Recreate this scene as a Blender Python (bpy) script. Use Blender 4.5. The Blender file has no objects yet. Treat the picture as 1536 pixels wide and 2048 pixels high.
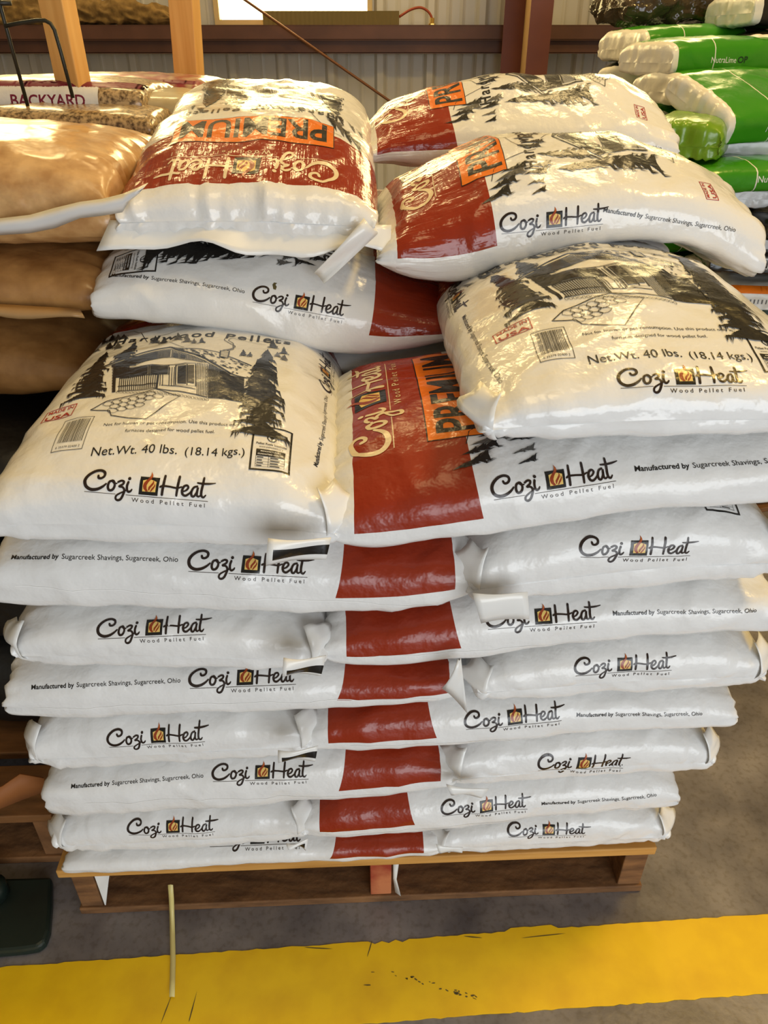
import bpy, math, random
import numpy as np
from mathutils import Vector, Matrix, noise
from mathutils.bvhtree import BVHTree
from mathutils.geometry import tessellate_polygon
from mathutils.interpolate import poly_3d_calc
from math import pi, sin, cos, radians, atan2

SC = bpy.context.scene
COL = SC.collection
random.seed(7)
# ------------------------------------------------------------------ camera
FPX, PITCH, CAMH = 1460.0, radians(32), 1.32
cd = bpy.data.cameras.new('camera'); cam = bpy.data.objects.new('camera', cd); COL.objects.link(cam)
cam.location = (0, 0, CAMH); cam.rotation_euler = (pi/2-PITCH, 0, 0)
cd.sensor_fit = 'VERTICAL'; cd.sensor_height = 36; cd.lens = FPX/2048*36; cd.clip_start = .02
SC.camera = cam
# ------------------------------------------------------------------ light
vs = SC.view_settings
vs.view_transform = 'Standard'; vs.look = 'None'; vs.gamma = 1; vs.use_curve_mapping = False
vs.exposure = -0.22
W = bpy.data.worlds.new('world'); SC.world = W; W.use_nodes = True
bg = W.node_tree.nodes['Background']
bg.inputs[0].default_value = (.98, .86, .64, 1); bg.inputs[1].default_value = .30

def area(name, loc, target, sx, sy, power, col):
    l = bpy.data.lights.new(name, 'AREA'); l.shape = 'RECTANGLE'; l.size = sx; l.size_y = sy
    l.energy = power; l.color = col
    o = bpy.data.objects.new(name, l); COL.objects.link(o); o.location = loc
    o.rotation_euler = (Vector(target)-Vector(loc)).to_track_quat('-Z', 'Y').to_euler()
    return o
area('open_door_daylight', (1.3, -2.4, 1.15), (0, .9, .45), 2.6, 1.9, 97, (.89, .945, 1))
for x, y, p, c, sz in ((-1.55, 3.9, 26, (1, .74, .34), .5), (-.62, 4.1, 26, (1, .72, .32), .5), (1.1, 3.2, 32, (1, .72, .32), .6), (0.2, .6, 17, (1, .74, .36), 1.0), (2.0, 1.5, 88, (1, .66, .20), .6)):  # the last one is added to warm the floor on the right
    area('ceiling_or_fill_lamp', (x, y, 4.2), (x, y, 0), sz, sz, p, c)
WIN_STRENGTH = 14.0
WIN_COL = (1.0, .78, .36)

# ------------------------------------------------------------------ helpers
def ray(px, py):
    x = (px-768)/FPX; y = -(py-1024)/FPX
    return np.array([x, cos(PITCH)+y*sin(PITCH), -sin(PITCH)+y*cos(PITCH)])
def at_y(px, py, Y):
    r = ray(px, py); t = Y/r[1]
    return Vector((r[0]*t, Y, CAMH+r[2]*t))
def at_z(px, py, z):
    r = ray(px, py); t = (z-CAMH)/r[2]
    return Vector((r[0]*t, r[1]*t, z))
O0 = np.array([-.549, .7356]); YAW = .0420
CY, SY = cos(YAW), sin(YAW)
def S2W(sx, sy, z):
    return np.stack([O0[0]+sx*CY-sy*SY, O0[1]+sx*SY+sy*CY, z+0*sx], -1)
def s2w(sx, sy, z): return Vector(S2W(np.float64(sx), np.float64(sy), np.float64(z)).tolist())
def sdir(a, b, c=0.0): return Vector((a*CY-b*SY, a*SY+b*CY, c))
def w2s(p):
    d = (p[0]-O0[0], p[1]-O0[1]); return d[0]*CY+d[1]*SY, -d[0]*SY+d[1]*CY, p[2]
def front(px, py, s0):
    r = ray(px, py); n = np.array([-SY, CY, 0]); t = (s0+n[:2]@O0)/(n@r)
    return Vector((r[0]*t, r[1]*t, CAMH+r[2]*t))
def srgb(r, g, b):
    f = lambda c: (c/255/12.92) if c/255 <= .04045 else ((c/255+.055)/1.055)**2.4
    return (f(r), f(g), f(b))

# ------------------------------------------------------------------ materials
def newmat(name):
    m = bpy.data.materials.new(name); m.use_nodes = True
    nt = m.node_tree; b = nt.nodes['Principled BSDF']
    return m, nt, b
def add_noise_bump(nt, b, scale=90, strength=.2, dist=.003, detail=2, vec='Object', mult=(1, 1, 1), rough=.5):
    tc = nt.nodes.new('ShaderNodeTexCoord'); mp = nt.nodes.new('ShaderNodeMapping'); mp.inputs['Scale'].default_value = mult
    nz = nt.nodes.new('ShaderNodeTexNoise'); nz.inputs['Scale'].default_value = scale; nz.inputs['Detail'].default_value = detail
    nz.inputs['Roughness'].default_value = rough
    bp = nt.nodes.new('ShaderNodeBump'); bp.inputs['Strength'].default_value = strength; bp.inputs['Distance'].default_value = dist
    nt.links.new(tc.outputs[vec], mp.inputs[0]); nt.links.new(mp.outputs[0], nz.inputs['Vector'])
    nt.links.new(nz.outputs['Fac'], bp.inputs['Height'])
    prev = b.inputs['Normal'].links[0].from_socket if b.inputs['Normal'].links else None
    if prev: nt.links.new(prev, bp.inputs['Normal'])
    nt.links.new(bp.outputs[0], b.inputs['Normal'])
    return nz
def simple(name, col, rough=.5, metal=0, bump=None, coat=0, spec=.5):
    m, nt, b = newmat(name)
    b.inputs['Base Color'].default_value = (*col, 1); b.inputs['Roughness'].default_value = rough
    b.inputs['Metallic'].default_value = metal; b.inputs['Coat Weight'].default_value = coat
    b.inputs['Coat Roughness'].default_value = .12; b.inputs['Specular IOR Level'].default_value = spec
    if bump: add_noise_bump(nt, b, *bump)
    return m
def varied(name, c1, c2, scale, rough=.6, mult=(1, 1, 1), detail=5, bump=None, lo=.35, hi=.65, vec='Object', coat=0, metal=0):
    m, nt, b = newmat(name)
    tc = nt.nodes.new('ShaderNodeTexCoord'); mp = nt.nodes.new('ShaderNodeMapping'); mp.inputs['Scale'].default_value = mult
    nz = nt.nodes.new('ShaderNodeTexNoise'); nz.inputs['Scale'].default_value = scale; nz.inputs['Detail'].default_value = detail
    r = nt.nodes.new('ShaderNodeValToRGB')
    r.color_ramp.elements[0].position = lo; r.color_ramp.elements[0].color = (*c1, 1)
    r.color_ramp.elements[1].position = hi; r.color_ramp.elements[1].color = (*c2, 1)
    nt.links.new(tc.outputs[vec], mp.inputs[0]); nt.links.new(mp.outputs[0], nz.inputs['Vector'])
    nt.links.new(nz.outputs['Fac'], r.inputs[0]); nt.links.new(r.outputs[0], b.inputs['Base Color'])
    b.inputs['Roughness'].default_value = rough; b.inputs['Coat Weight'].default_value = coat; b.inputs['Coat Roughness'].default_value = .12
    b.inputs['Metallic'].default_value = metal
    if bump: add_noise_bump(nt, b, *bump)
    return m
def mathn(nt, op, a, b_):
    n = nt.nodes.new('ShaderNodeMath'); n.operation = op
    for i, v in enumerate((a, b_)):
        if isinstance(v, (int, float)): n.inputs[i].default_value = v
        else: nt.links.new(v, n.inputs[i])
    return n.outputs[0]
def film(name, base, bands, rough=.2, pellet=.16, streak=.5, L=.645, side_cut=.04):
    """bag film: flat base colour with printed bands; a band = (l0, l1, colour, only_above_side_cut); l runs from the bottom end in metres"""
    m, nt, b = newmat(name)
    uv = nt.nodes.new('ShaderNodeUVMap'); uv.uv_map = 'print'
    sp = nt.nodes.new('ShaderNodeSeparateXYZ'); nt.links.new(uv.outputs[0], sp.inputs[0])
    cur = None
    rgb = nt.nodes.new('ShaderNodeRGB'); rgb.outputs[0].default_value = (*base, 1); cur = rgb.outputs[0]
    for (l0, l1, c, cut) in bands:
        lo_ = mathn(nt, 'ADD', mathn(nt, 'MULTIPLY', sp.outputs[1], .016), l0-.016) if cut else l0
        f = mathn(nt, 'MULTIPLY', mathn(nt, 'GREATER_THAN', sp.outputs[0], lo_), mathn(nt, 'LESS_THAN', sp.outputs[0], l1))
        if cut: f = mathn(nt, 'MULTIPLY', f, mathn(nt, 'GREATER_THAN', sp.outputs[1], side_cut))
        mx = nt.nodes.new('ShaderNodeMix'); mx.data_type = 'RGBA'
        nt.links.new(f, mx.inputs[0]); nt.links.new(cur, mx.inputs[6]); mx.inputs[7].default_value = (*c, 1)
        cur = mx.outputs[2]
    nt.links.new(cur, b.inputs['Base Color'])
    b.inputs['Roughness'].default_value = rough; b.inputs['Specular IOR Level'].default_value = .5
    add_noise_bump(nt, b, 75, pellet, .004, 2)
    if streak:
        # creases that run along the bag and fade out towards its middle
        tc = nt.nodes.new('ShaderNodeUVMap'); tc.uv_map = 'film'
        mp = nt.nodes.new('ShaderNodeMapping'); mp.inputs['Scale'].default_value = (7, 75, 1)
        nt.links.new(tc.outputs[0], mp.inputs[0])
        nz = nt.nodes.new('ShaderNodeTexNoise'); nz.inputs['Scale'].default_value = 1; nz.inputs['Detail'].default_value = 3
        nt.links.new(mp.outputs[0], nz.inputs['Vector'])
        d = mathn(nt, 'SUBTRACT', sp.outputs[0], L/2)
        k = nt.nodes.new('ShaderNodeMapRange'); nt.links.new(d, k.inputs[0])
        k.inputs[1].default_value = L*.16; k.inputs[2].default_value = L*.5; k.inputs[3].default_value = .06; k.inputs[4].default_value = 1
        h = mathn(nt, 'MULTIPLY', mathn(nt, 'MULTIPLY', nz.outputs['Fac'], k.outputs[0]), mathn(nt, 'LESS_THAN', sp.outputs[0], L-.030))
        bp = nt.nodes.new('ShaderNodeBump'); bp.inputs['Strength'].default_value = streak; bp.inputs['Distance'].default_value = .006
        prev = b.inputs['Normal'].links[0].from_socket
        nt.links.new(h, bp.inputs['Height']); nt.links.new(prev, bp.inputs['Normal']); nt.links.new(bp.outputs[0], b.inputs['Normal'])
    return m
WHITE = (.80, .80, .79)
BROWN = (.285, .026, .006)
LB = .645
M = {}
M['film'] = film('white_film', WHITE, [(LB-.178, LB-.032, BROWN, True)], rough=.27, streak=.12, pellet=.34)
M['film_up'] = film('white_film_creased', WHITE, [(LB-.178, LB-.032, BROWN, True)], rough=.17, streak=.55, pellet=.26)
BP = (75, .28, .004, 2)
M['black'] = simple('print_black', (.012, .011, .010), .25, bump=BP)
M['ink'] = simple('print_dark_brown', (.022, .012, .009), .25, bump=BP)
M['cream'] = simple('print_cream', (.80, .66, .42), .25, bump=BP)
M['pane'] = simple('print_pale_yellow', (.80, .55, .16), .25, bump=BP)
M['flame'] = simple('print_flame_red', (.30, .045, .012), .25, bump=BP)
M['flame2'] = simple('print_flame_orange', (.62, .16, .03), .25, bump=BP)
M['orange'] = simple('print_orange', (.80, .19, .012), .22, bump=BP)
M['stamp'] = simple('print_red', (.42, .03, .025), .25, bump=BP)
M['grey'] = simple('print_grey', (.10, .095, .085), .25, bump=BP)
M['white'] = simple('print_white', WHITE, .25, bump=BP)
M['flap'] = simple('white_film_flap', (.80, .80, .78), .25, bump=(25, .25, .006, 2))
M['scuff'] = simple('dirt_speck', (.16, .07, .015), .5)
M['darkgreen'] = simple('print_dark_green', (.01, .03, .012), .3)

# ------------------------------------------------------------------ object helpers
def link(name, me, parent=None):
    o = bpy.data.objects.new(name, me); COL.objects.link(o)
    if parent: o.parent = parent
    return o
def empty(name, loc, label=None, cat=None, group=None, rz=0):
    o = bpy.data.objects.new(name, None); COL.objects.link(o); o.location = loc; o.rotation_euler = (0, 0, rz)
    o.empty_display_size = .05
    if label: tag(o, label, cat, group)
    return o
def tag(o, label, cat, group=None, kind=None):
    o['label'] = label; o['category'] = cat
    if group: o['group'] = group
    if kind: o['kind'] = kind
    return o
class MB:
    def __init__(s): s.v = []; s.f = []; s.m = []
    def add(s, V, F, mi=0):
        n = len(s.v); s.v += [tuple(p) for p in V]
        for f in F: s.f.append([i+n for i in f]); s.m.append(mi)
    def box(s, c, d, R=None, mi=0):
        hx, hy, hz = d[0]/2, d[1]/2, d[2]/2
        P = [Vector((x, y, z)) for x in (-hx, hx) for y in (-hy, hy) for z in (-hz, hz)]
        if R is not None: P = [R @ p for p in P]
        P = [p+Vector(c) for p in P]
        s.add(P, [(0, 1, 3, 2), (4, 6, 7, 5), (0, 4, 5, 1), (2, 3, 7, 6), (0, 2, 6, 4), (1, 5, 7, 3)], mi)
    def tube(s, pts, r, n=8, mi=0, cap=True):
        pts = [Vector(p) for p in pts]; rings = []
        up = Vector((.3, .2, 1)).normalized()
        for i, p in enumerate(pts):
            t = (pts[min(i+1, len(pts)-1)]-pts[max(i-1, 0)]).normalized()
            a = t.cross(up); a = a.normalized() if a.length > 1e-4 else Vector((1, 0, 0)); b = t.cross(a)
            rr = r if not hasattr(r, '__len__') else r[i]
            rings.append([p+(a*cos(2*pi*k/n)+b*sin(2*pi*k/n))*rr for k in range(n)])
        V = [q for g in rings for q in g]
        F = [(i*n+k, i*n+(k+1) % n, (i+1)*n+(k+1) % n, (i+1)*n+k) for i in range(len(pts)-1) for k in range(n)]
        if cap: F += [list(range(n))[::-1], [(len(pts)-1)*n+k for k in range(n)]]
        s.add(V, F, mi)
    def build(s, name, mats, parent=None, bevel=0, smooth=False, loc=None):
        me = bpy.data.meshes.new(name)
        off = Vector(loc) if loc is not None else Vector((0, 0, 0))
        me.from_pydata([tuple(Vector(p)-off) for p in s.v], [], s.f)
        for m_ in (mats if isinstance(mats, (list, tuple)) else [mats]): me.materials.append(m_)
        me.polygons.foreach_set('material_index', s.m)
        if smooth: me.polygons.foreach_set('use_smooth', [True]*len(s.f))
        me.update()
        o = link(name, me, parent)
        if loc is not None: o.location = loc
        if bevel:
            b = o.modifiers.new('bevel', 'BEVEL'); b.width = bevel; b.segments = 2; b.limit_method = 'ANGLE'
        return o
def sheet(name, grid, mats, parent, thick=.0009, mfun=None):
    """thin bent sheet from a grid of points"""
    n, k = len(grid), len(grid[0])
    V = [tuple(p) for row in grid for p in row]
    F = [(i*k+j, i*k+j+1, (i+1)*k+j+1, (i+1)*k+j) for i in range(n-1) for j in range(k-1)]
    me = bpy.data.meshes.new(name)
    inv = Vector((0, 0, 0))
    if parent is not None: inv = parent.location
    me.from_pydata([tuple(Vector(v)-inv) for v in V], [], F)
    for m_ in mats: me.materials.append(m_)
    if mfun: me.polygons.foreach_set('material_index', [mfun(i, j) for i in range(n-1) for j in range(k-1)])
    me.polygons.foreach_set('use_smooth', [True]*len(F)); me.update()
    o = link(name, me, parent)
    s = o.modifiers.new('film', 'SOLIDIFY'); s.thickness = thick; s.offset = 0
    return o

# ------------------------------------------------------------------ 2-D print art
_tc = {}
def text_mesh(s, bold=False, spacing=1.0, shear=0.0):
    key = (s, bold, spacing, shear)
    if key in _tc: return _tc[key]
    cu = bpy.data.curves.new('t', 'FONT'); cu.body = s; cu.size = 1; cu.resolution_u = 3; cu.space_character = spacing; cu.shear = shear
    if bold: cu.offset = .018
    ob = bpy.data.objects.new('t', cu); COL.objects.link(ob)
    dg = bpy.context.evaluated_depsgraph_get(); dg.update()
    me = bpy.data.meshes.new_from_object(ob.evaluated_get(dg))
    me.calc_loop_triangles()
    V = np.array([v.co[:2] for v in me.vertices]); T = [tuple(t.vertices) for t in me.loop_triangles]
    bpy.data.objects.remove(ob); bpy.data.curves.remove(cu); bpy.data.meshes.remove(me)
    V[:, 0] -= V[:, 0].min(); wd = V[:, 0].max()
    _tc[key] = (V/wd, T)
    return _tc[key]
def A_text(s, x0, x1, y, mat='black', bold=False, spacing=1.0, h=1.0, layer=0, shear=0.0):
    V, T = text_mesh(s, bold, spacing, shear); w = x1-x0
    return [(np.stack([x0+V[:, 0]*w, y+V[:, 1]*w*h], 1), T, mat, layer)]
def A_poly(P, mat, layer=0):
    P = [(float(a), float(b)) for a, b in P]
    T = tessellate_polygon([[Vector((a, b, 0)) for a, b in P]])
    return [(np.array(P), [tuple(t) for t in T], mat, layer)]
def A_rect(x0, y0, x1, y1, mat, layer=0): return A_poly([(x0, y0), (x1, y0), (x1, y1), (x0, y1)], mat, layer)
def A_frame(x0, y0, x1, y1, w, mat, layer=0):
    return (A_rect(x0, y0, x1, y0+w, mat, layer)+A_rect(x0, y1-w, x1, y1, mat, layer) +
            A_rect(x0, y0+w, x0+w, y1-w, mat, layer)+A_rect(x1-w, y0+w, x1, y1-w, mat, layer))
def smooth_pts(P, k=6):
    P = [np.array(p, float) for p in P]; out = []
    for i in range(len(P)-1):
        p0 = P[max(i-1, 0)]; p1 = P[i]; p2 = P[i+1]; p3 = P[min(i+2, len(P)-1)]
        for j in range(k):
            t = j/k
            out.append(.5*((2*p1)+(-p0+p2)*t+(2*p0-5*p1+4*p2-p3)*t*t+(-p0+3*p1-3*p2+p3)*t**3))
    out.append(P[-1]); return out
def A_line(P, w, mat, layer=0, smooth=False, cap=True):
    """ribbon along points; w a number or one width per input point"""
    if smooth:
        k = 6
        Q = smooth_pts(P, k)
        ws = [w]*len(Q) if not hasattr(w, '__len__') else [float(np.interp(i/k, range(len(w)), w)) for i in range(len(Q))]
    else:
        Q = [np.array(p, float) for p in P]; ws = [w]*len(Q) if not hasattr(w, '__len__') else list(w)
    V = []; T = []
    for i, p in enumerate(Q):
        t = Q[min(i+1, len(Q)-1)]-Q[max(i-1, 0)]; t = t/(np.linalg.norm(t)+1e-12); n = np.array([-t[1], t[0]])
        V += [p+n*ws[i]/2, p-n*ws[i]/2]
        if i: a = 2*i; T += [(a-2, a-1, a+1), (a-2, a+1, a)]
    out = [(np.array(V), T, mat, layer)]
    if cap and smooth:
        for e in (0, -1):
            r = ws[e]/2; out.append((np.array([Q[e]]+[Q[e]+r*np.array([cos(a), sin(a)]) for a in np.linspace(0, 2*pi, 9)[:-1]]),
                                     [(0, 1+i, 1+(i+1) % 8) for i in range(8)], mat, layer))
    return out
def A_disc(x, y, r, mat, layer=0, n=10, ry=None):
    return A_poly([(x+r*cos(a), y+(ry or r)*sin(a)) for a in np.linspace(0, 2*pi, n+1)[:-1]], mat, layer)
def A_conifer(x, y0, h, hw, seed, mat='black', lean=0, layer=0, levels=11, fx=None):
    rnd = random.Random(seed); V = []; T = []
    def tri(a, b, c): n = len(V); V.extend([a, b, c]); T.append((n, n+1, n+2))
    levels = int(levels*1.5)
    for i in range(levels):
        t = (i+.5)/levels; yc = y0+h*(1-t); th = h/levels*1.5
        for sgn in (-1, 1):
            wd = hw*(.07+.98*t**.9)*rnd.choice((.62, .8, .95, 1.12))
            dr = rnd.uniform(.2, .9)
            tri((x-sgn*.06*wd, yc+th*.8), (x+sgn*wd, yc-th*dr), (x-sgn*.10*wd, yc-th*.35))
            for k in range(7):
                u = rnd.uniform(.25, 1.0); bx = x+sgn*wd*u; by = yc+th*(.4-(.4+dr)*u)
                L = th*rnd.uniform(.5, 1.15); o = rnd.uniform(.0, .16)*hw
                tri((bx-sgn*hw*.05, by+th*.12), (bx+sgn*o, by-L), (bx+sgn*hw*.035, by+th*.12))
    tri((x-hw*.06, y0+h*.90), (x+hw*.06, y0+h*.90), (x, y0+h*1.03))
    V = np.array(V)
    if fx: V = np.array([fx(*p) for p in V])
    return [(V, T, mat, layer)]
def xf(art, s=1, dx=0, dy=0, rot=0):
    c, si = cos(rot), sin(rot); out = []
    for V, T, m, l in art:
        V = np.asarray(V); out.append((np.stack([dx+s*(V[:, 0]*c-V[:, 1]*si), dy+s*(V[:, 0]*si+V[:, 1]*c)], 1), T, m, l))
    return out
def logo(ink='ink', sub=True):
    """script wordmark with the flame emblem; underline runs from x=0 to 1 at y=0"""
    def q(x, y): return ((x-100)/1260, -(y-.0833*(x-100)-318)/1260)
    def st(P, w): return A_line([q(*p) for p in P], [k/1260 for k in w] if hasattr(w, '__len__') else w/1260, ink, 0, True)
    a = []
    a += st([(222, 158), (232, 180), (262, 182), (286, 160), (280, 125), (235, 104), (175, 112), (118, 152), (95, 205), (112, 262), (165, 296), (230, 294), (285, 268), (318, 238)], [24, 24, 24, 26, 27, 26, 28, 31, 34, 34, 33, 30, 24, 16])
    a += st([(388, 208), (350, 218), (338, 265), (352, 303), (385, 300), (405, 262), (396, 218), (372, 205), (395, 232), (425, 236)], [22, 24, 26, 26, 25, 24, 22, 18, 16, 14])
    a += st([(436, 222), (468, 208), (494, 218), (486, 244), (450, 266), (486, 274), (506, 305), (496, 350), (474, 395), (444, 408), (422, 392), (428, 360), (466, 335), (515, 312), (534, 290)], [20, 22, 24, 22, 20, 22, 25, 25, 24, 24, 22, 20, 17, 15, 14])
    a += st([(540, 222), (530, 262), (534, 305), (550, 322), (572, 312), (582, 296)], [24, 25, 25, 24, 20, 12])
    a += A_disc(*q(548, 187), 17/1260, ink)
    # emblem
    a += A_poly([q(658, 165), q(855, 181), q(849, 364), q(652, 348)], 'black', 0)
    a += A_poly([q(688, 206), q(720, 198), q(775, 200), q(826, 222), q(824, 326), q(688, 316)], 'pane', 1)
    a += A_poly([q(*p) for p in [(762, 122), (778, 150), (782, 172), (770, 195), (745, 222), (730, 255), (733, 290), (750, 318), (725, 318), (700, 290), (693, 262), (700, 232), (722, 205), (748, 180), (760, 155)]], 'flame', 2)
    a += A_poly([q(*p) for p in [(790, 202), (803, 225), (800, 246), (772, 282), (758, 312), (748, 300), (750, 275), (775, 245), (790, 225)]], 'flame', 2)
    a += A_poly([q(*p) for p in [(812, 236), (820, 262), (806, 290), (780, 320), (768, 318), (784, 288), (806, 262)]], 'flame', 2)
    a += A_poly([q(*p) for p in [(762, 122), (770, 140), (775, 165), (758, 190), (764, 160)]], 'flame2', 3)
    # Heat
    a += st([(902, 160), (898, 240), (893, 352)], [24, 27, 26])
    a += st([(1048, 168), (1042, 260), (1036, 362)], [26, 27, 22])
    a += st([(868, 272), (895, 262), (960, 270), (1035, 284), (1082, 272)], [20, 22, 20, 20, 14])
    a += st([(1095, 322), (1130, 308), (1150, 280), (1135, 258), (1105, 268), (1090, 310), (1100, 350), (1130, 362), (1165, 340), (1182, 318)], [14, 19, 22, 22, 24, 27, 26, 24, 20, 14])
    a += st([(1240, 268), (1205, 280), (1185, 325), (1192, 365), (1215, 368), (1240, 325), (1248, 278), (1242, 330), (1245, 362), (1262, 372), (1285, 358)], [20, 22, 25, 25, 22, 20, 22, 25, 24, 20, 13])
    a += st([(1298, 182), (1294, 250), (1286, 320), (1290, 365), (1312, 380), (1334, 358)], [22, 26, 26, 26, 22, 12])
    a += st([(1238, 232), (1290, 240), (1360, 242), (1420, 236)], [16, 22, 20, 8])
    lw = 5/1260
    a += A_line([(0, 0), (.252, 0)], lw, ink)+A_line([(.335, 0), (1, 0)], lw, ink)
    if sub: a += A_text('Wood Pellet Fuel', .385, .975, -.052, ink, spacing=1.55, h=.92)
    return a
def maker():
    return A_text('Manufactured by', 0, .292, 0, 'black', bold=True)+A_text('Sugarcreek Shavings, Sugarcreek, Ohio', .31, 1, 0, 'black')
def made_in_usa(x, y, w):
    h = w*.62
    a = A_frame(x, y, x+w, y+h, w*.03, 'stamp')
    a += A_text('MADE IN', x+w*.10, x+w*.92, y+h*.66, 'stamp', bold=True, h=.95)
    a += A_text('USA', x+w*.10, x+w*.92, y+h*.10, 'stamp', bold=True, h=.62)
    return a
def barcode(x, y, w, h):
    rnd = random.Random(3); a = A_frame(x, y, x+w, y+h, w*.02, 'grey'); t = x+w*.12
    while t < x+w*.88:
        b = w*rnd.uniform(.008, .03); a += A_rect(t, y+h*.22, t+b, y+h*.93, 'grey'); t += b+w*rnd.uniform(.012, .03)
    a += A_text('6 35379 02400 2', x+w*.12, x+w*.88, y+h*.07, 'grey'); return a
def institute(x, y, w, h):
    a = A_frame(x, y, x+w, y+h, w*.045, 'black')
    cx, cy = x+w*.5, y+h*.74
    drop = [(cx, cy+h*.15), (cx+w*.10, cy+h*.03), (cx+w*.115, cy-h*.05), (cx+w*.06, cy-h*.105), (cx, cy-h*.115), (cx-w*.06, cy-h*.105), (cx-w*.115, cy-h*.05), (cx-w*.10, cy+h*.03), (cx, cy+h*.15)]
    a += A_line(drop, w*.03, 'black')+A_line([(cx, cy-h*.11), (cx, cy+h*.05)], w*.025, 'black')
    a += A_poly([(cx-w*.01, cy+h*.05), (cx-w*.07, cy), (cx-w*.02, cy-h*.06)], 'black')+A_poly([(cx+w*.01, cy+h*.05), (cx+w*.07, cy), (cx+w*.02, cy-h*.06)], 'black')
    a += A_text('Pellet Fuels Institute', x+w*.12, x+w*.88, y+h*.53, 'black', bold=True)
    a += A_text('www.pelletheat.org', x+w*.2, x+w*.8, y+h*.465, 'black')
    a += A_rect(x+w*.14, y+h*.29, x+w*.86, y+h*.42, 'black')
    a += A_text("MANUFACTURER'S", x+w*.25, x+w*.75, y+h*.365, 'white', bold=True, layer=1)+A_text('GUARANTEED ANALYSIS', x+w*.18, x+w*.82, y+h*.308, 'white', bold=True, layer=1)
    a += A_frame(x+w*.14, y+h*.07, x+w*.86, y+h*.29, w*.008, 'black')
    for k in range(1, 4): a += A_line([(x+w*.14, y+h*(.07+.055*k)), (x+w*.86, y+h*(.07+.055*k))], w*.007, 'black')
    a += A_line([(x+w*.46, y+h*.07), (x+w*.46, y+h*.29)], w*.008, 'black')
    for k in range(4):
        yy = y+h*(.083+.055*k)
        a += A_line([(x+w*.17, yy+h*.012), (x+w*(.30+.03*(k % 2)), yy+h*.012)], h*.015, 'black')+A_line([(x+w*.50, yy+h*.012), (x+w*(.74-.04*(k % 2)), yy+h*.012)], h*.015, 'black')
    return a
def picture():
    """line drawing of a cabin among firs; w across from the middle, l from the bottom end"""
    def q(x, y):
        p = w2s(at_z(100+x/2.743, 640+y/2.743, .945)); return (p[0]-.289, p[1]+.045)
    a = []
    def ln(P, w=.0009, mat='black', layer=1): return A_line([q(*p) for p in P], w*1.55, mat, layer)
    def pl(P, mat='black', layer=0): return A_poly([q(*p) for p in P], mat, layer)
    def tree(xt, yt, xb, yb, hw, seed, lv=10, mat='black', layer=2):
        return A_conifer(0, 0, 1, 1, seed, mat, 0, layer, lv, lambda u, v: q(xb+(xt-xb)*v+u*hw, yb+(yt-yb)*v))
    # roof and gable
    a += ln([(205, 296), (640, 196)], .0022)+ln([(225, 300), (640, 208)], .0012)
    a += ln([(640, 196), (860, 268), (1010, 345)], .0022)+ln([(640, 208), (850, 280), (985, 345)], .0010)
    a += ln([(640, 196), (945, 224), (1135, 292)], .0012)+ln([(1010, 345), (1115, 352)], .0014)
    rnd = random.Random(5)
    for i in range(120):
        t = rnd.random(); s = rnd.random()
        x0 = 660+(480)*t; ya = np.interp(x0, [640, 945, 1135], [198, 226, 292]); yb = np.interp(x0, [640, 860, 1010, 1115], [200, 272, 345, 350])
        y = ya+(yb-ya)*s; L = rnd.uniform(10, 26)
        a += ln([(x0, y), (x0+L, y+L*.28)], rnd.uniform(.0006, .0014))
    for x in np.arange(285, 640, 7.5):
        yt = np.interp(x, [205, 640], [304, 212]); yb = 300 if x < 430 else np.interp(x, [430, 640], [292, 262])
        if yb > yt: a += ln([(x, yt), (x, yb)], .0013 if x < 560 else .0009)
    for x in np.arange(650, 860, 9):
        yt = np.interp(x, [640, 850], [212, 282]); yb = np.interp(x, [640, 860], [262, 292])
        if yb > yt+2: a += ln([(x, yt), (x, yb)], .0009)
    a += pl([(655, 232), (690, 240), (690, 262), (655, 260)], 'black', 1)+pl([(700, 242), (735, 250), (735, 266), (700, 263)], 'black', 1)
    a += ln([(425, 300), (545, 268), (660, 264), (835, 290)], .0010)+ln([(425, 312), (835, 302)], .0010)
    # windows, door, porch
    for (x0, x1) in ((392, 508), (522, 630)):
        a += pl([(x0, 312), (x1, 312), (x1, 354), (x0, 354)], 'black', 1)
        a += ln([(x0-5, 308), (x1+5, 308), (x1+5, 358), (x0-5, 358), (x0-5, 308)], .0009)
    a += pl([(690, 316), (742, 316), (742, 405), (690, 405)], 'black', 1)
    a += ln([(678, 310), (800, 310), (800, 412), (678, 412), (678, 310)], .0011)+ln([(748, 312), (748, 410)], .0010)
    a += pl([(752, 318), (790, 318), (790, 400), (752, 400)], 'grey', 1)
    for x in (585, 600, 640, 655, 670): a += ln([(x, 318), (x-2, 415)], .0007)
    a += ln([(330, 360), (572, 358)], .0016)+ln([(322, 402), (566, 404)], .0013)+ln([(318, 424), (566, 428)], .0010)
    for x in np.arange(334, 572, 13): a += ln([(x, 360), (x-5, 424)], .0008)
    for x in np.arange(300, 392, 6): a += ln([(x, 302), (x-2, 356)], .0009)
    a += ln([(302, 296), (296, 428)], .003)+ln([(572, 352), (562, 432)], .0020)
    a += ln([(562, 432), (690, 440), (800, 448), (870, 458)], .0012)+ln([(590, 412), (800, 424)], .0010)
    for k in range(26):
        x = 320+k*22; y = 430+k*1.6; a += A_line([q(x+9*cos(t), y+5*sin(t)) for t in np.linspace(0, 2*pi, 7)], .0006, 'black', 1)
    for x in np.arange(880, 1090, 6.5):
        yt = np.interp(x, [880, 1010, 1115], [300, 352, 352]); a += ln([(x, yt), (x-3, 462)], .0013 if x > 945 else .0008)
    for x in np.arange(810, 880, 10): a += ln([(x, 300), (x-2, 450)], .0006)
    for k in range(9): a += A_line([q(872+6*cos(t), 320+k*16+6*sin(t)) for t in np.linspace(0, 2*pi, 7)], .0007, 'black', 1)
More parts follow.
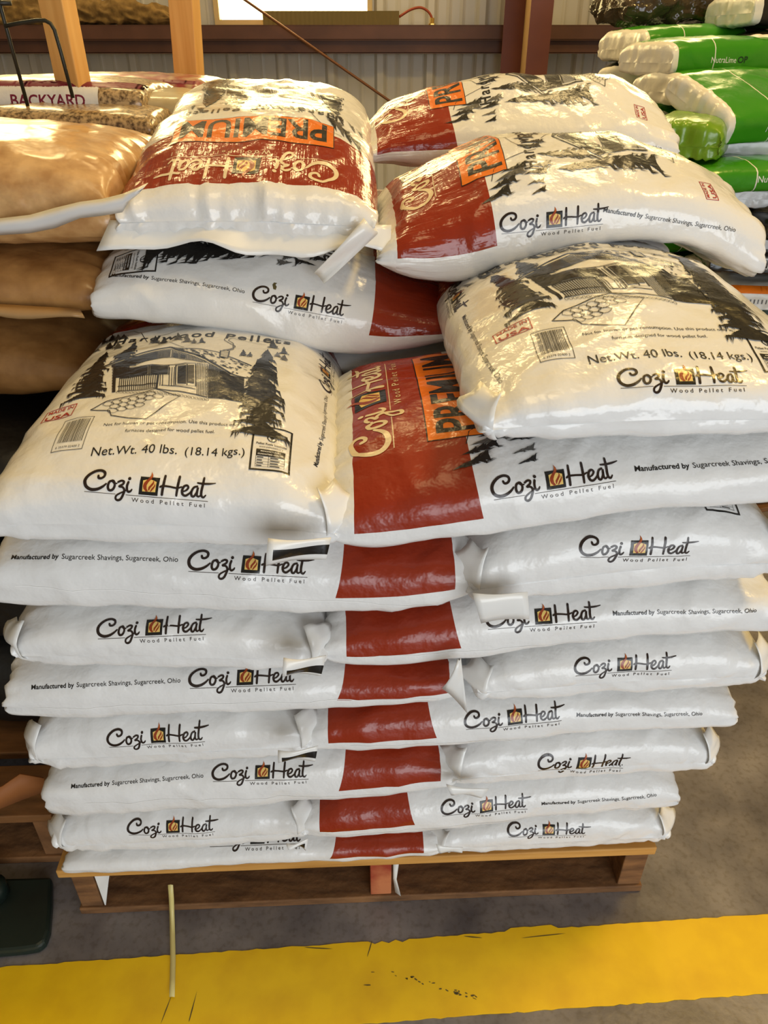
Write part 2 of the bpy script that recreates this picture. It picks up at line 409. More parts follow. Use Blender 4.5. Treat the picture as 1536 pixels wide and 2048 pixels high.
    for k in range(9): a += A_line([q(292+6*cos(t), 300+k*14+6*sin(t)) for t in np.linspace(0, 2*pi, 7)], .0008, 'black', 1)
    # chimney and smoke
    a += pl([(942, 214), (996, 212), (988, 254), (940, 248)], 'white', 2)+ln([(942, 214), (996, 212), (988, 254), (940, 248), (942, 214)], .0014, layer=3)
    for k in range(5): a += ln([(942, 220+7*k), (992, 219+7*k)], .0008, layer=3)
    for dx in (0, 26):
        a += A_line([q(*p) for p in [(958+dx, 206), (1000+dx*.7, 196), (1030-dx*.5, 180), (990+dx, 165), (962+dx, 150), (985+dx, 134), (1060, 128+dx*.5), (1215, 132+dx*.6)]], [.0022, .0018, .0016, .0013, .0012, .0010, .0009, .0006], 'grey', 1, True)
    # hills
    a += ln([(318, 58), (400, 64), (450, 95), (492, 152)], .0008)+ln([(560, 118), (740, 90)], .0006)+ln([(630, 170), (720, 196)], .0006)
    # little firs
    for (x, y, s) in ((205, 40, 55), (262, 52, 55), (300, 66, 60), (340, 76, 55), (110, 128, 30), (172, 122, 36), (255, 118, 52), (308, 130, 50), (540, 118, 50), (592, 130, 48), (680, 112, 46), (738, 126, 46), (780, 150, 30), (828, 148, 34), (1255, 118, 48), (1322, 150, 46), (1285, 185, 36), (1328, 196, 36), (1080, 196, 40), (1122, 206, 32)):
        a += tree(x, y, x, y+s*.85, s*.72, int(x*7+y), 5, 'black' if (x+y) % 3 else 'grey', 2)
    a += tree(238, 188, 128, 440, 140, 11, 12)+tree(420, 152, 352, 262, 78, 12, 9, layer=1)
    a += tree(1225, 182, 1195, 580, 165, 13, 15, layer=3)+tree(1185, 250, 1160, 480, 120, 14, 10, layer=3)
    # stone path
    a += ln([(150, 502), (255, 470), (420, 448), (560, 432), (705, 462), (610, 500), (490, 552), (380, 545), (278, 532), (270, 512), (150, 502)], .0010)
    for i, v in enumerate((.2, .45, .7)):
        for j in range(6):
            t = (j+.5*(i % 2))/6
            A0 = np.array([255, 470])*(1-t)+np.array([560, 436])*t; B0 = np.array([300, 530])*(1-t)+np.array([640, 490])*t
            if j > 3 and i > 1: continue
            c = A0*(1-v)+B0*v
            a += A_line([q(c[0]+34*cos(p)*(1+.15*sin(3*p+i)), c[1]+9.5*sin(p)) for p in np.linspace(0, 2*pi, 10)], .0008, 'black', 1)
    return a
def face_print(kind='full'):
    """everything on the broad face; w from the middle, l from the bottom end"""
    a = []
    if kind in ('full', 'bottom'):
        a += A_text('Net.Wt. 40 lbs.', -.092, .018, .048, 'black', h=1.05)+A_text('(18.14 kgs.)', .028, .105, .048, 'black')
        a += A_text('Not for human or pet consumption. Use this product only in', -.088, .10, .098, 'black')
        a += A_text('furnaces designed for wood pellet fuel.', -.056, .062, .084, 'black')
        a += made_in_usa(-.188, .132, .046)+barcode(-.148, .060, .042, .062)+institute(.112, .030, .052, .078)
    if kind in ('full', 'top', 'mid', 'bottom'):
        a += picture()
        a += A_text('Hardwood Pellets', -.158, .142, .378, 'black', bold=True, spacing=1.25)
    if kind in ('full', 'top'):
        a += A_rect(-.152, LB-.217, .152, LB-.142, 'black', 0)+A_rect(-.1505, LB-.2155, .1505, LB-.1435, 'orange', 1)
        a += A_text('PREMIUM', -.138, .138, LB-.209, 'black', bold=True, layer=2, h=1.13)
        a += xf(logo('cream'), .305, -.155, LB-.100)
    return a
_FACE = {}
def face(kind):
    if kind not in _FACE: _FACE[kind] = face_print(kind)
    return _FACE[kind]
LOGO = logo(); MAKER = maker()

def subdivide(V, T, h):
    V = [np.array(v) for v in V]; T = list(T)
    for _ in range(7):
        mid = {}; N = []; again = False
        def m(i, j):
            k = (min(i, j), max(i, j))
            if k not in mid: mid[k] = len(V); V.append((V[i]+V[j])/2)
            return mid[k]
        lng = lambda i, j: (V[i][0]-V[j][0])**2+(V[i][1]-V[j][1])**2 > h*h
        for (a, b, c) in T:
            e = (lng(a, b), lng(b, c), lng(c, a)); n = sum(e)
            if n == 0: N.append((a, b, c)); continue
            again = True
            if n == 3:
                x, y, z = m(a, b), m(b, c), m(c, a); N += [(a, x, z), (x, b, y), (z, y, c), (x, y, z)]
            elif n == 1:
                if e[1]: a, b, c = b, c, a
                elif e[2]: a, b, c = c, a, b
                x = m(a, b); N += [(a, x, c), (x, b, c)]
            else:
                if not e[0]: a, b, c = b, c, a
                elif not e[1]: a, b, c = c, a, b
                x, z = m(a, b), None
                # long edges are now ab and ca
                z = m(c, a); N += [(a, x, z), (x, b, c), (x, c, z)]
        T = N
        if not again: break
    return V, T

# ------------------------------------------------------------------ bags
def arc_profile(n, aspect, full, N, n2=None):
    """superellipse points spaced evenly along the outline"""
    t = np.linspace(0, 2*pi if full else pi, 4001)
    if full: x = np.sign(np.cos(t))*np.abs(np.cos(t))**(2/n); y = np.sign(np.sin(t))*np.abs(np.sin(t))**(2/n)
    else:
        t = t-pi/2; e = np.where(t < 0, n, n2 or n); x = np.sign(np.sin(t))*np.abs(np.sin(t))**(2/e); y = np.abs(np.cos(t))**(2/e)
    d = np.hypot(np.diff(x)*aspect, np.diff(y)); s = np.concatenate([[0], np.cumsum(d)])
    u = np.linspace(0, s[-1], N+1 if full else N)
    if full: u = u[:-1]
    return np.interp(u, s, x), np.interp(u, s, y)
def bag_mesh(name, mapf, L=.645, W=.43, T=.105, n=3.0, m=3.2, m2=None, NT=112, NS=104, wr=1.0, lump=1.0, seed=0, mats=None, decals=(), pinch=.05, corner=False, base=None, parent=None, ushift=0.0, h=.0065):
    cx, cz = arc_profile(n, W/T, True, NT); ly, lg = arc_profile(m, L/T, False, NS, m2)
    lg = np.maximum(lg, .012)
    ux = np.outer(1-pinch*(1-lg)**1.5, cx); uz = np.outer(lg, cz); uy = np.repeat(ly[:, None], NT, 1)
    P = mapf(ux, uy, uz)                                   # (NS, NT, 3)
    # normals
    def normals(P):
        dt = np.roll(P, -1, 1)-np.roll(P, 1, 1); ds = np.gradient(P, axis=0)
        n_ = np.cross(dt, ds); l = np.linalg.norm(n_, axis=2, keepdims=True)
        n_ = n_/np.maximum(l, 1e-9)
        c = P.mean((0, 1)); 
        if ((P-c)*n_).sum() < 0: n_ = -n_
        return n_
    N = normals(P)
    so = seed*17.31
    # lumps and creases
    D = np.zeros((NS, NT))
    nv = noise.noise
    for i in range(NS):
        e = (1-abs(ly[i])); wgt = math.exp(-e/.13)
        for j in range(NT):
            p = P[i, j]
            d = .0028*lump*nv((p[0]*11+so, p[1]*11, p[2]*11))+.0011*lump*nv((p[0]*38, p[1]*38+so, p[2]*38))
            d += .0024*lump*max(0, .22-abs(nv((p[0]*9+so, p[1]*9+3, p[2]*14))))/.22-.0006
            if wr:
                a = cx[j]*W*.5; b = cz[j]*T*.5
                k = nv((a*46+so, b*46, ly[i]*2.2)); k2 = nv((a*95, b*95+so, ly[i]*3))
                cw = (.12+.88*abs(cx[j])**5) if corner else 1
                d += wr*wgt*cw*(.0050*(abs(k)*2-.6)+.0022*k2)
                # long diagonal tension folds
                f = nv((ux[i, j]*2.2+uy[i, j]*3+so, (ux[i, j]-uy[i, j])*1.4, cz[j]))
                d += wr*.0022*max(0, .35-abs(f))*(1 if cz[j] > -.8 else 0)
            D[i, j] = d
    D[0] *= .3; D[-1] *= .3
    P = P+N*D[..., None]
    N = normals(P)
    base = Vector(base) if base is not None else Vector((float(P[..., 0].mean()), float(P[..., 1].mean()), float(P[..., 2].min())))
    V = (P.reshape(-1, 3)-np.array(base)); NN = N.reshape(-1, 3)
    F = [(i*NT+j, i*NT+(j+1) % NT, (i+1)*NT+(j+1) % NT, (i+1)*NT+j) for i in range(NS-1) for j in range(NT)]
    # outward orientation
    f0 = F[len(F)//2+NT//4]
    a, b, c = V[f0[0]], V[f0[1]], V[f0[2]]
    if np.dot(np.cross(b-a, c-a), NN[f0[0]]) < 0: F = [f[::-1] for f in F]
    F.append(list(range(NT))); F.append([(NS-1)*NT+j for j in range(NT)][::-1])
    lpos = (uy+1)/2*L+ushift
    around = np.repeat(np.concatenate([[0], np.cumsum(np.hypot(np.diff(cx)*W/2, np.diff(cz)*T/2))])[None], NS, 0)
    uv1 = np.stack([lpos, np.repeat(cz[None], NS, 0)], -1).reshape(-1, 2); uv2 = np.stack([lpos, around], -1).reshape(-1, 2)
    VV = V.tolist(); FF = list(F); MI = [0]*len(F); NL = NN.tolist()
    names = [mats]; 
    if decals:
        bv = BVHTree.FromPolygons([Vector(v) for v in VV], FF[:-2], all_triangles=False)
        Vv = [Vector(v) for v in VV]; Nv = [Vector(v) for v in NL]; nb = len(V)
        for art, (o, R, U, Dr), *lim in [resolve(d, bv, base) for d in decals]:
            lim = lim[0] if lim else -.12
            o = Vector(o)-base
            for A, T_, mt, lay in art:
                if mt not in names: names.append(mt)
                mi = names.index(mt)
                A2, T2 = subdivide(A, T_, h)
                idx = {}
                for k, (x, y) in enumerate(A2):
                    hit, nn, fi, dist = bv.ray_cast(o+R*float(x)+U*float(y)-Dr*.4, Dr, .62)
                    if hit is None: continue
                    f = FF[fi]; w = poly_3d_calc([Vv[q] for q in f], hit)
                    nr = Vector((0, 0, 0))
                    for q, ww in zip(f, w): nr += Nv[q]*ww
                    nr.normalize()
                    if nr.dot(Dr) > lim: continue
                    idx[k] = len(VV); VV.append(tuple(hit+nr*(.0006+.00022*lay))); NL.append(tuple(nr))
                for (a, b, c) in T2:
                    if a in idx and b in idx and c in idx:
                        p, q, r = Vector(VV[idx[a]]), Vector(VV[idx[b]]), Vector(VV[idx[c]])
                        t = (idx[a], idx[b], idx[c])
                        if max((p-q).length, (q-r).length, (r-p).length) > .05: continue
                        if (q-p).cross(r-p).dot(Vector(NL[idx[a]])) < 0: t = t[::-1]
                        FF.append(t); MI.append(mi)
    me = bpy.data.meshes.new(name); me.from_pydata(VV, [], FF)
    for k in names: me.materials.append(M[k] if isinstance(k, str) else k)
    me.polygons.foreach_set('material_index', MI); me.polygons.foreach_set('use_smooth', [True]*len(FF))
    pad = len(VV)-len(V)
    for nm, uv in (('print', uv1), ('film', uv2)):
        full = np.concatenate([uv, np.zeros((pad, 2))]) if pad else uv
        lay = me.uv_layers.new(name=nm); li = np.zeros(len(me.loops), dtype=np.int32); me.loops.foreach_get('vertex_index', li)
        u = full[li].copy()
        if nm == 'film':      # close the wrap-around seam
            nl = NT*(NS-1)*4; q = u[:nl].reshape(-1, 4, 2); mx = q[:, :, 1].max(1, keepdims=True)
            wrap = (mx-q[:, :, 1]) > (W+T); q[:, :, 1] = np.where(wrap, q[:, :, 1]+around[0, -1]+around[0, 1], q[:, :, 1]); u[:nl] = q.reshape(-1, 2)
        lay.data.foreach_set('uv', u.astype(np.float32).ravel())
    me.update()
    me.normals_split_custom_set_from_vertices(NL)
    o = link(name, me, parent)
    if parent is None: o.location = base
    return o, base, bv if decals else None

def tabf(sx, vals, sy=None):
    """height table: vals over sx, or rows over sy of values over sx"""
    sx = np.array(sx, float)
    if sy is None: return lambda X, Y: np.interp(X, sx, vals)
    sy = np.array(sy, float); rows = np.array(vals, float)
    def f(X, Y):
        R = np.stack([np.interp(X, sx, r) for r in rows])
        k = np.clip(np.searchsorted(sy, Y)-1, 0, len(sy)-2)
        t = np.clip((Y-sy[k])/(sy[k+1]-sy[k]), 0, 1); t = t*t*(3-2*t)
        return np.take_along_axis(R, k[None], 0)[0]*(1-t)+np.take_along_axis(R, k[None]+1, 0)[0]*t
    return f
def smooth_tab(sx, v):
    xs = np.linspace(-.2, 1.4, 161); ys = np.interp(xs, sx, v)
    k = np.hanning(27); k /= k.sum(); yp = np.pad(ys, 13, mode='edge'); ys = np.convolve(yp, k, 'valid')
    return tabf(xs, ys)
SXS = (.15, .53, .9)
SURF = [tabf((0, 1), (.141, .141))] + [smooth_tab(SXS, v) for v in (
    (.184, .197, .240), (.283, .300, .333), (.391, .410, .438), (.503, .508, .524), (.609, .582, .631), (.705, .680, .721), (.817, .788, .848))]

def stack_map(orient, sx0, sx1, sy0, sy1, zlo, zhi, sag=.13):
    def f(ux, uy, uz):
        if orient == 'short': X = (sx0+sx1)/2+ux*(sx1-sx0)/2; Y = sy0+(uy+1)/2*(sy1-sy0)           # bottom end faces the front
        elif orient == 'short_top': X = (sx0+sx1)/2-ux*(sx1-sx0)/2; Y = sy1-(uy+1)/2*(sy1-sy0)
        elif orient == 'top_right': X = sx0+(uy+1)/2*(sx1-sx0); Y = (sy0+sy1)/2-ux*(sy1-sy0)/2
        else: X = sx1-(uy+1)/2*(sx1-sx0); Y = (sy0+sy1)/2+ux*(sy1-sy0)/2
        a = zlo(X, Y); b = zhi(X, Y)
        q = (uz+1)/2; q = q-sag*4*q*(1-q)
        return S2W(X, Y, a+(b-a)*q)
    return f
FRONT_D = sdir(0, 1)
def fdecal(art, pl, pr, s0, up=1.0): return ('px', art, pl, pr, s0, up)
def resolve(d, bv, base):
    """where the print sits on this sack: find its two baseline ends on the surface"""
    if d[0] != 'px': return d
    _, art, pl, pr, s0, up = d
    C = Vector((0, 0, CAMH))
    def hit(px, py):
        r = Vector(ray(px, py)).normalized(); h, n, f, q = bv.ray_cast(C-base, r, 9)
        return (h+base, n) if h is not None else (None, None)
    a, n1 = hit(*pl); b, n2 = hit(*pr); mx, my = (pl[0]+pr[0])/2, (pl[1]+pr[1])/2-10
    c, n3 = hit(mx, my)
    if a is None or b is None:
        a2, b2 = front(*pl, s0), front(*pr, s0); R = b2-a2; w = R.length; R.normalize(); n = n3 if n3 is not None else -FRONT_D
        if a is None and b is not None: a = b-R*w
        elif a is None: a = a2
    else:
        R = b-a; w = R.length; R.normalize(); n = n3 if n3 is not None else -FRONT_D
        nn = [q for q in (n1, n2, n3) if q is not None]; n = sum(nn, Vector((0, 0, 0)))
    n = (n-R*n.dot(R)).normalized(); U = n.cross(R)
    if U.z < 0: U = -U
    # keep the lettering's own proportions where the film slopes away
    if up == 'fit':
        up = 1.0
        def img(p): 
            r = p-C; zc = r.y*cos(PITCH)-r.z*sin(PITCH); return np.array([r.x/zc, (r.y*sin(PITCH)+r.z*cos(PITCH))/zc])
        for _ in range(4):
            h, nn_, f_, q_ = bv.ray_cast(a+R*w*.12+U*(up*w*.17)+n*.25-base, -n, .6)
            if h is None: break
            base_ = img(a)+(img(a+R*w)-img(a))*.12; k = np.linalg.norm(img(h+base)-base_)/(.17*np.linalg.norm(img(a+R*w)-img(a)))
            up = min(1.6, max(.75, up/max(.4, k)**.8))
    return (xf(art, w), (a, R, U*up, -n))
def tdecal(kind, orient, sx0, sx1, sy0, sy1, z, lim=-.5, rs=.93, dw=0.0):
    c = s2w((sx0+sx1)/2, (sy0+sy1)/2, z)
    U = {'short': sdir(0, 1), 'short_top': sdir(0, -1), 'top_right': sdir(1, 0), 'top_left': sdir(-1, 0)}[orient]
    D = Vector((0, 0, -1)); R = U.cross(Vector((0, 0, 1)))
    L = (sx1-sx0) if orient.startswith('top') else (sy1-sy0); Wd = (sy1-sy0) if orient.startswith('top') else (sx1-sx0)
    return (xf(face(kind), 1, dw, 0), (c-U*(L/2)*1.0, R*(Wd/.43)*rs, U*(L/LB), D), lim)

def flap_px(parent, P, s0, mats=('flap',), nx=9, ny=5, curl=.008, bar=None, name='seal_flap', s1=None):
    """P: photo corners top-left, top-right, bottom-right, bottom-left on the stack front"""
    s1 = s0 if s1 is None else s1
    tl, tr, br, bl = front(*P[0], s0), front(*P[1], s1), front(*P[2], s1), front(*P[3], s0)
    g = []
    for i in range(ny):
        v = i/(ny-1); row = []
        for j in range(nx):
            u = j/(nx-1)
            p = (tl*(1-u)+tr*u)*(1-v)+(bl*(1-u)+br*u)*v
            p = p-FRONT_D*(curl*sin(pi*v)*.6+curl*.5*sin(4*u+3*v))
            row.append(p)
        g.append(row)
    ms = [M['flap'], M['black']]
    fn = (lambda i, j: 1 if (bar[0] <= i < bar[1] and bar[2] <= j < bar[3]) else 0) if bar else None
    return sheet(name, g, ms if bar else ms[:1], parent, mfun=fn)
def corner_fold(parent, sx, sgn, sy, z0, z1, seed, fwd=.0):
    rnd = random.Random(seed); g = []; zm = (z0+z1)/2+rnd.uniform(-.012, .012); ph = rnd.uniform(0, 6)
    for i in range(13):
        v = i/12; z = z0+(z1-z0)*(.06+.88*v); b = sin(pi*(.08+.84*v))**.8; row = []
        for j in range(7):
            u = j/6
            x = sx-sgn*(.022-.016*b)+sgn*u*(.016+.017*b+.003*sin(9*v+ph))
            y = sy+.012*(1-b)+.022*u*u-.016*(1-u)*b+.0035*sin(15*v+ph+2*u)*(.4+u)
            row.append(s2w(x, y, z+.25*u*(zm-z)+.003*sin(5*u+ph)))
        g.append(row)
    return sheet('corner_fold', g, [M['flap']], parent)

GROUP = 'wood pellet bags stacked on the front pallet'
def px_x(px, py, s0): return w2s(front(px, py, s0))[0]
bags = {}
def stack_bag(key, label, orient, sx0, sx1, sy0, sy1, zlo, zhi, decals=(), mat='film', seed=0, n=3.5, m=5.5, m2=4.0, folds=None, wr=1.0, lump=1.0, ushift=0, T=.105, pinch=.05):
    L = (sx1-sx0) if orient.startswith('top') else (sy1-sy0); Wd = (sy1-sy0) if orient.startswith('top') else (sx1-sx0)
    base = s2w((sx0+sx1)/2, (sy0+sy1)/2, float(zlo(np.array([(sx0+sx1)/2]), np.array([(sy0+sy1)/2]))[0]))
    root = empty('wood_pellet_bag', base, label, 'bag', GROUP)
    o, b, bv = bag_mesh('printed_sack', stack_map(orient, sx0, sx1, sy0, sy1, zlo, zhi), LB, Wd, T, n, m, m2, mats=mat, decals=decals, seed=seed, base=base, parent=root, wr=wr, lump=lump, pinch=pinch, ushift=ushift, corner=orient == 'short')
    if folds:
        for side in folds:
            x = sx0 if side == 'l' else sx1
            z0 = float(zlo(np.array([x]), np.array([sy0]))[0]); z1 = float(zhi(np.array([x]), np.array([sy0]))[0])
            corner_fold(root, x-(-.012 if side == 'l' else .012), -1 if side == 'l' else 1, sy0+.012, z0+.008, z1-.008, seed*3+(side == 'l'))
    bags[key] = root
    return root
# ------------------------------------------------------------------ room shell
def structure(o, label=None): o['kind'] = 'structure'; return o
YW = 5.3
M['floor'] = varied('floor_concrete', srgb(94, 90, 94), srgb(142, 136, 134), 9, .36, detail=10, bump=(60, .14, .003, 4), lo=.32, hi=.70)
nt = M['floor'].node_tree; b = nt.nodes['Principled BSDF']; src_ = b.inputs['Base Color'].links[0].from_socket
tc = nt.nodes.new('ShaderNodeTexCoord')
for scl, lo_, hi_, c0 in ((90, .34, .50, .80), (2.6, .34, .56, .74)):
    nz = nt.nodes.new('ShaderNodeTexNoise'); nz.inputs['Scale'].default_value = scl; nz.inputs['Detail'].default_value = 6
    rp = nt.nodes.new('ShaderNodeValToRGB'); rp.color_ramp.elements[0].position = lo_; rp.color_ramp.elements[0].color = (c0, c0*.96, c0*.9, 1); rp.color_ramp.elements[1].position = hi_; rp.color_ramp.elements[1].color = (1, 1, 1, 1)
    mx = nt.nodes.new('ShaderNodeMix'); mx.data_type = 'RGBA'; mx.blend_type = 'MULTIPLY'; mx.inputs[0].default_value = 1
    nt.links.new(tc.outputs['Object'], nz.inputs['Vector']); nt.links.new(nz.outputs['Fac'], rp.inputs[0]); nt.links.new(src_, mx.inputs[6]); nt.links.new(rp.outputs[0], mx.inputs[7]); src_ = mx.outputs[2]
nt.links.new(src_, b.inputs['Base Color'])
M['stripe'] = varied('stripe_paint', srgb(228, 180, 0), srgb(244, 200, 2), 14, .5, detail=6, bump=(70, .1, .002, 4), lo=.25, hi=.6)
M['steelwall'] = varied('painted_wall_sheet', (.50, .49, .45), (.60, .59, .54), 3, .38, mult=(1, 1, .12), lo=.3, hi=.7)
M['girt'] = varied('red_oxide_steel', (.085, .035, .022), (.13, .055, .035), 6, .5, lo=.3, hi=.7)
M['column'] = varied('column_steel', (.13, .035, .024), (.17, .05, .032), 5, .45, lo=.3, hi=.7)
M['wood'] = varied('pine_post_wood', srgb(222, 164, 88), srgb(238, 188, 112), 4, .55, mult=(14, 14, .7), lo=.3, hi=.7)
M['deck'] = varied('pallet_deck_wood', srgb(176, 124, 56), srgb(212, 160, 86), 5, .6, mult=(1, 12, 12), lo=.3, hi=.7, bump=(40, .25, .003, 4))
M['rough'] = varied('pallet_rough_wood', srgb(88, 58, 32), srgb(140, 98, 58), 6, .75, mult=(2, 9, 9), lo=.3, hi=.7, bump=(30, .6, .006, 5))
M['redblock'] = varied('red_painted_wood', srgb(150, 52, 32), srgb(196, 120, 76), 12, .65, lo=.4, hi=.6)
mb = MB(); mb.box((0, 1.5, -.05), (14, 11, .1)); fl = structure(mb.build('floor', M['floor']))
# painted floor stripe, edges slightly ragged
a0, a1 = at_z(0, 1935, 0), at_z(1536, 1828, 0)
b0, b1 = at_z(-260, 2122, 0), at_z(1800, 1968, 0); v_ = (a1-a0); b1_ = b1-b0; a0, a1 = a0-v_*1.2, a1+v_*1.2; b0, b1 = b0-b1_*.8, b1+b1_*.8
rnd = random.Random(4); rows = []
V = []; n_ = 380
for i in range(n_+1):
    t = i/n_
    chip = (.006 if 186 < i < 192 and i % 2 else 0)+(-.006 if 206 < i < 214 else 0)
    p = a0.lerp(a1, t)+Vector((0, rnd.uniform(-.0012, .0012)-chip, 0)); q = b0.lerp(b1, t)+Vector((0, rnd.uniform(-.0012, .0012), 0))
    for z in (.0002, .0012): V += [(p.x, p.y, z), (q.x, q.y, z)]
F = []
for i in range(n_):
    a = 4*i; F += [(a+2, a+3, a+7, a+6), (a, a+2, a+6, a+4), (a+1, a+5, a+7, a+3)]
F = [f for f in F]
mb = MB(); mb.add(V, F); st = structure(mb.build('trim_1', M['stripe']))
# scuffs on the stripe
M['scuff'] = simple('scuff_dirt', (.10, .075, .02), .6)
mb = MB()
def dab(px, py, L, w, ang):
    c = at_z(px, py, .0016); d = Vector((cos(ang), sin(ang), 0)); e = Vector((-sin(ang), cos(ang), 0))
    P = [c+d*L*.5*cos(t)*(1+.3*rnd.uniform(-1, 1))+e*w*.5*sin(t)*(1+.3*rnd.uniform(-1, 1)) for t in np.linspace(0, 2*pi, 9)[:-1]]
    mb.add(P, [list(range(8))])
for i in range(26):
    t = rnd.random(); dab(735+230*t, 1940+62*t**1.3+rnd.uniform(-5, 5), rnd.uniform(.002, .008), rnd.uniform(.001, .003), rnd.uniform(-.8, .2))
for (x, y, L, an) in ((1090, 1871, .075, .10), (945, 1874, .03, -.1), (632, 1896, .05, -.05), (740, 1895, .03, 1.3), (332, 2020, .04, 1.4), (384, 2020, .05, 1.5), (735, 1970, .014, 0)): dab(x, y, L, .0018, an)
structure(mb.build('trim_2', M['scuff']))

# corrugated wall with a window opening
wl, wr_, wb, wt = at_y(438, 45, YW).x, at_y(740, 45, YW).x, at_y(600, 46, YW).z, 2.75
wb2 = wb
def prof(x):
    k = (x+.06) % .305
    d = 0
    if k < .075: d = .030*min(1, min(k, .075-k)/.018)
    for c in (.145, .225):
        if abs(k-c) < .014: d = .006*(1-abs(k-c)/.014)
    return d
def wall_panel(mb, x0, x1, z0, z1):
    xs = [x0]+[x for x in np.arange(-6, 6, .009) if x0 < x < x1]+[x1]
    n = len(xs); Vf = [(x, YW-prof(x), z0) for x in xs]+[(x, YW-prof(x), z1) for x in xs]
    mb.add(Vf, [(i, i+1, n+i+1, n+i) for i in range(n-1)])
WX = [(wl, wr_, wb, wt), (1.35, 2.45, 1.95, 3.3), (-2.6, -1.7, 1.95, 3.3)]
mb = MB()
xs_cut = sorted([-6.0, 6.0]+[w[0] for w in WX]+[w[1] for w in WX])
for xa, xb in zip(xs_cut[:-1], xs_cut[1:]):
    w = [q for q in WX if abs(q[0]-xa) < 1e-6]
    if w: wall_panel(mb, xa, xb, 0, w[0][2]); wall_panel(mb, xa, xb, w[0][3], 4.6)
    else: wall_panel(mb, xa, xb, 0, 4.6)
structure(mb.build('wall_back', M['steelwall']))
M['pane_sky'], nt, b = newmat('bright_window_pane')
b.inputs['Base Color'].default_value = (.9, .8, .5, 1); b.inputs['Emission Color'].default_value = (*WIN_COL, 1); b.inputs['Emission Strength'].default_value = WIN_STRENGTH
M['frame'] = simple('window_frame_tan', (.55, .43, .22), .5)
for k, (x0, x1, z0, z1) in enumerate(WX):
    root = empty('window_%d' % (k+1), ((x0+x1)/2, YW, z0)); structure(root)
    mb = MB(); mb.box(((x0+x1)/2, YW+.03, (z0+z1)/2), (x1-x0, .01, z1-z0)); mb.build('pane', M['pane_sky'], root, loc=root.location).location = (0, 0, 0)
    mb = MB()
    for xx in (x0, x1): mb.box((xx, YW-.005, (z0+z1)/2), (.03, .09, z1-z0+.03))
    for zz in (z0, z1): mb.box(((x0+x1)/2, YW-.005, zz), (x1-x0-.03, .09, .03))
    mb.build('window_frame', M['frame'], root, loc=root.location).location = (0, 0, 0)
M['ceil'] = simple('ceiling_sheet', (.55, .50, .42), .6)
mb = MB(); mb.box((0, 1.9, 4.65), (12, 7.0, .1)); structure(mb.build('ceiling', M['ceil']))
for nm, x in (('wall_left', -5.2), ('wall_right', 5.2)):
    mb = MB(); mb.box((x, 2.0, 2.3), (.1, 6.8, 4.6)); structure(mb.build(nm, M['ceil']))
# girt (steel rail along the wall) and column
zg = [at_y(768, y, YW-.1).z for y in (52, 80, 106)]
mb = MB()
yf = YW-.19
for (za, zb, d) in ((zg[1], zg[0], 0), (zg[2], zg[1], .03)):
    mb.box((0, yf+d+.004, (za+zb)/2), (11.5, .008, zb-za))
mb.box((0, (yf+YW-.032)/2, zg[0]), (11.5, YW-.032-yf, .006)); mb.box((0, (yf+.03+YW-.032)/2, zg[2]), (11.5, YW-.062-yf, .006))
mb.box((0, yf+.017, zg[1]), (11.5, .034, .006))
structure(mb.build('trim_3', M['girt']))
cf, cb = 4.45, 4.98
xl0, xl1 = at_y(1005, 80, cb).x, at_y(1062, 80, cf).x
xr = at_y(1100, 80, cf).x; xa = at_y(1056, 80, cf).x
cw = xr-xa
mb = MB()
mb.box(((xa+xr)/2, cf, 2.3), (cw, .012, 4.6)); xbk = at_y(1005, 80, cb).x; mb.box((xbk+.11, cb, 2.3), (.22, .012, 4.6))
structure(mb.build('trim_4', M['column']))
M['web'] = simple('column_web_lit', (.42, .27, .12), .5)  # window light on the web is put into its tan colour
mb = MB(); mb.box((0, 0, 0), (.010, 1, 4.6)); V_ = []
wa, wb_ = Vector(((xa+xr)/2-.02, cf+.006, 0)), Vector((xbk+.12, cb-.006, 0))
mb = MB(); d = (wb_-wa); pr = Vector((-d.y, d.x, 0)).normalized()*.005
mb.add([wa+pr, wa-pr, wb_-pr, wb_+pr]+[p+Vector((0, 0, 4.6)) for p in (wa+pr, wa-pr, wb_-pr, wb_+pr)], [(0, 1, 5, 4), (1, 2, 6, 5), (2, 3, 7, 6), (3, 0, 4, 7)])
structure(mb.build('trim_5', M['web']))

# ------------------------------------------------------------------ front pallet
PZ = .14
pal = empty('wooden_pallet', s2w(.51, .6, 0), 'wooden pallet on the concrete floor under the pellet bags', 'pallet')
def pbox(name, sx0, sx1, sy0, sy1, z0, z1, mat, parent=pal, bevel=.002):
    mb = MB(); R = Matrix.Rotation(YAW, 3, 'Z'); mb.box(s2w((sx0+sx1)/2, (sy0+sy1)/2, (z0+z1)/2), (sx1-sx0, sy1-sy0, z1-z0), R)
    return mb.build(name, mat, parent, bevel, loc=parent.location)
def fixloc(o): o.location = (0, 0, 0); return o
for k in range(8):
    y0 = k*.158-.004; fixloc(pbox('deck_board', -.012, 1.03, y0, y0+.125, PZ-.020, PZ, M['deck']))
for k, (x0, x1, mt) in enumerate(((.004, .042, M['rough']), (.525, .563, M['redblock']), (.982, 1.024, M['rough']))):
    fixloc(pbox('stringer', x0, x1, .004, 1.21, .018, PZ-.020, mt))
for y0 in (0, .54, 1.08): fixloc(pbox('bottom_board', 0, 1.028, y0, y0+.13, 0.0, .018, M['rough']))
pale = simple('pale_torn_film', (.75, .74, .70), .5)
g = [[s2w(.046+.022*u, .003+.04*u, z) for u in (0, .5, 1)] for z in (.118, .07, .022)]
sheet('plastic_scrap', [[g[0][0], g[0][1], g[0][2]], [g[1][0], g[1][1], g[1][1]], [g[2][0], g[2][0], g[2][0]+Vector((.002, 0, 0))]], [pale], pal)
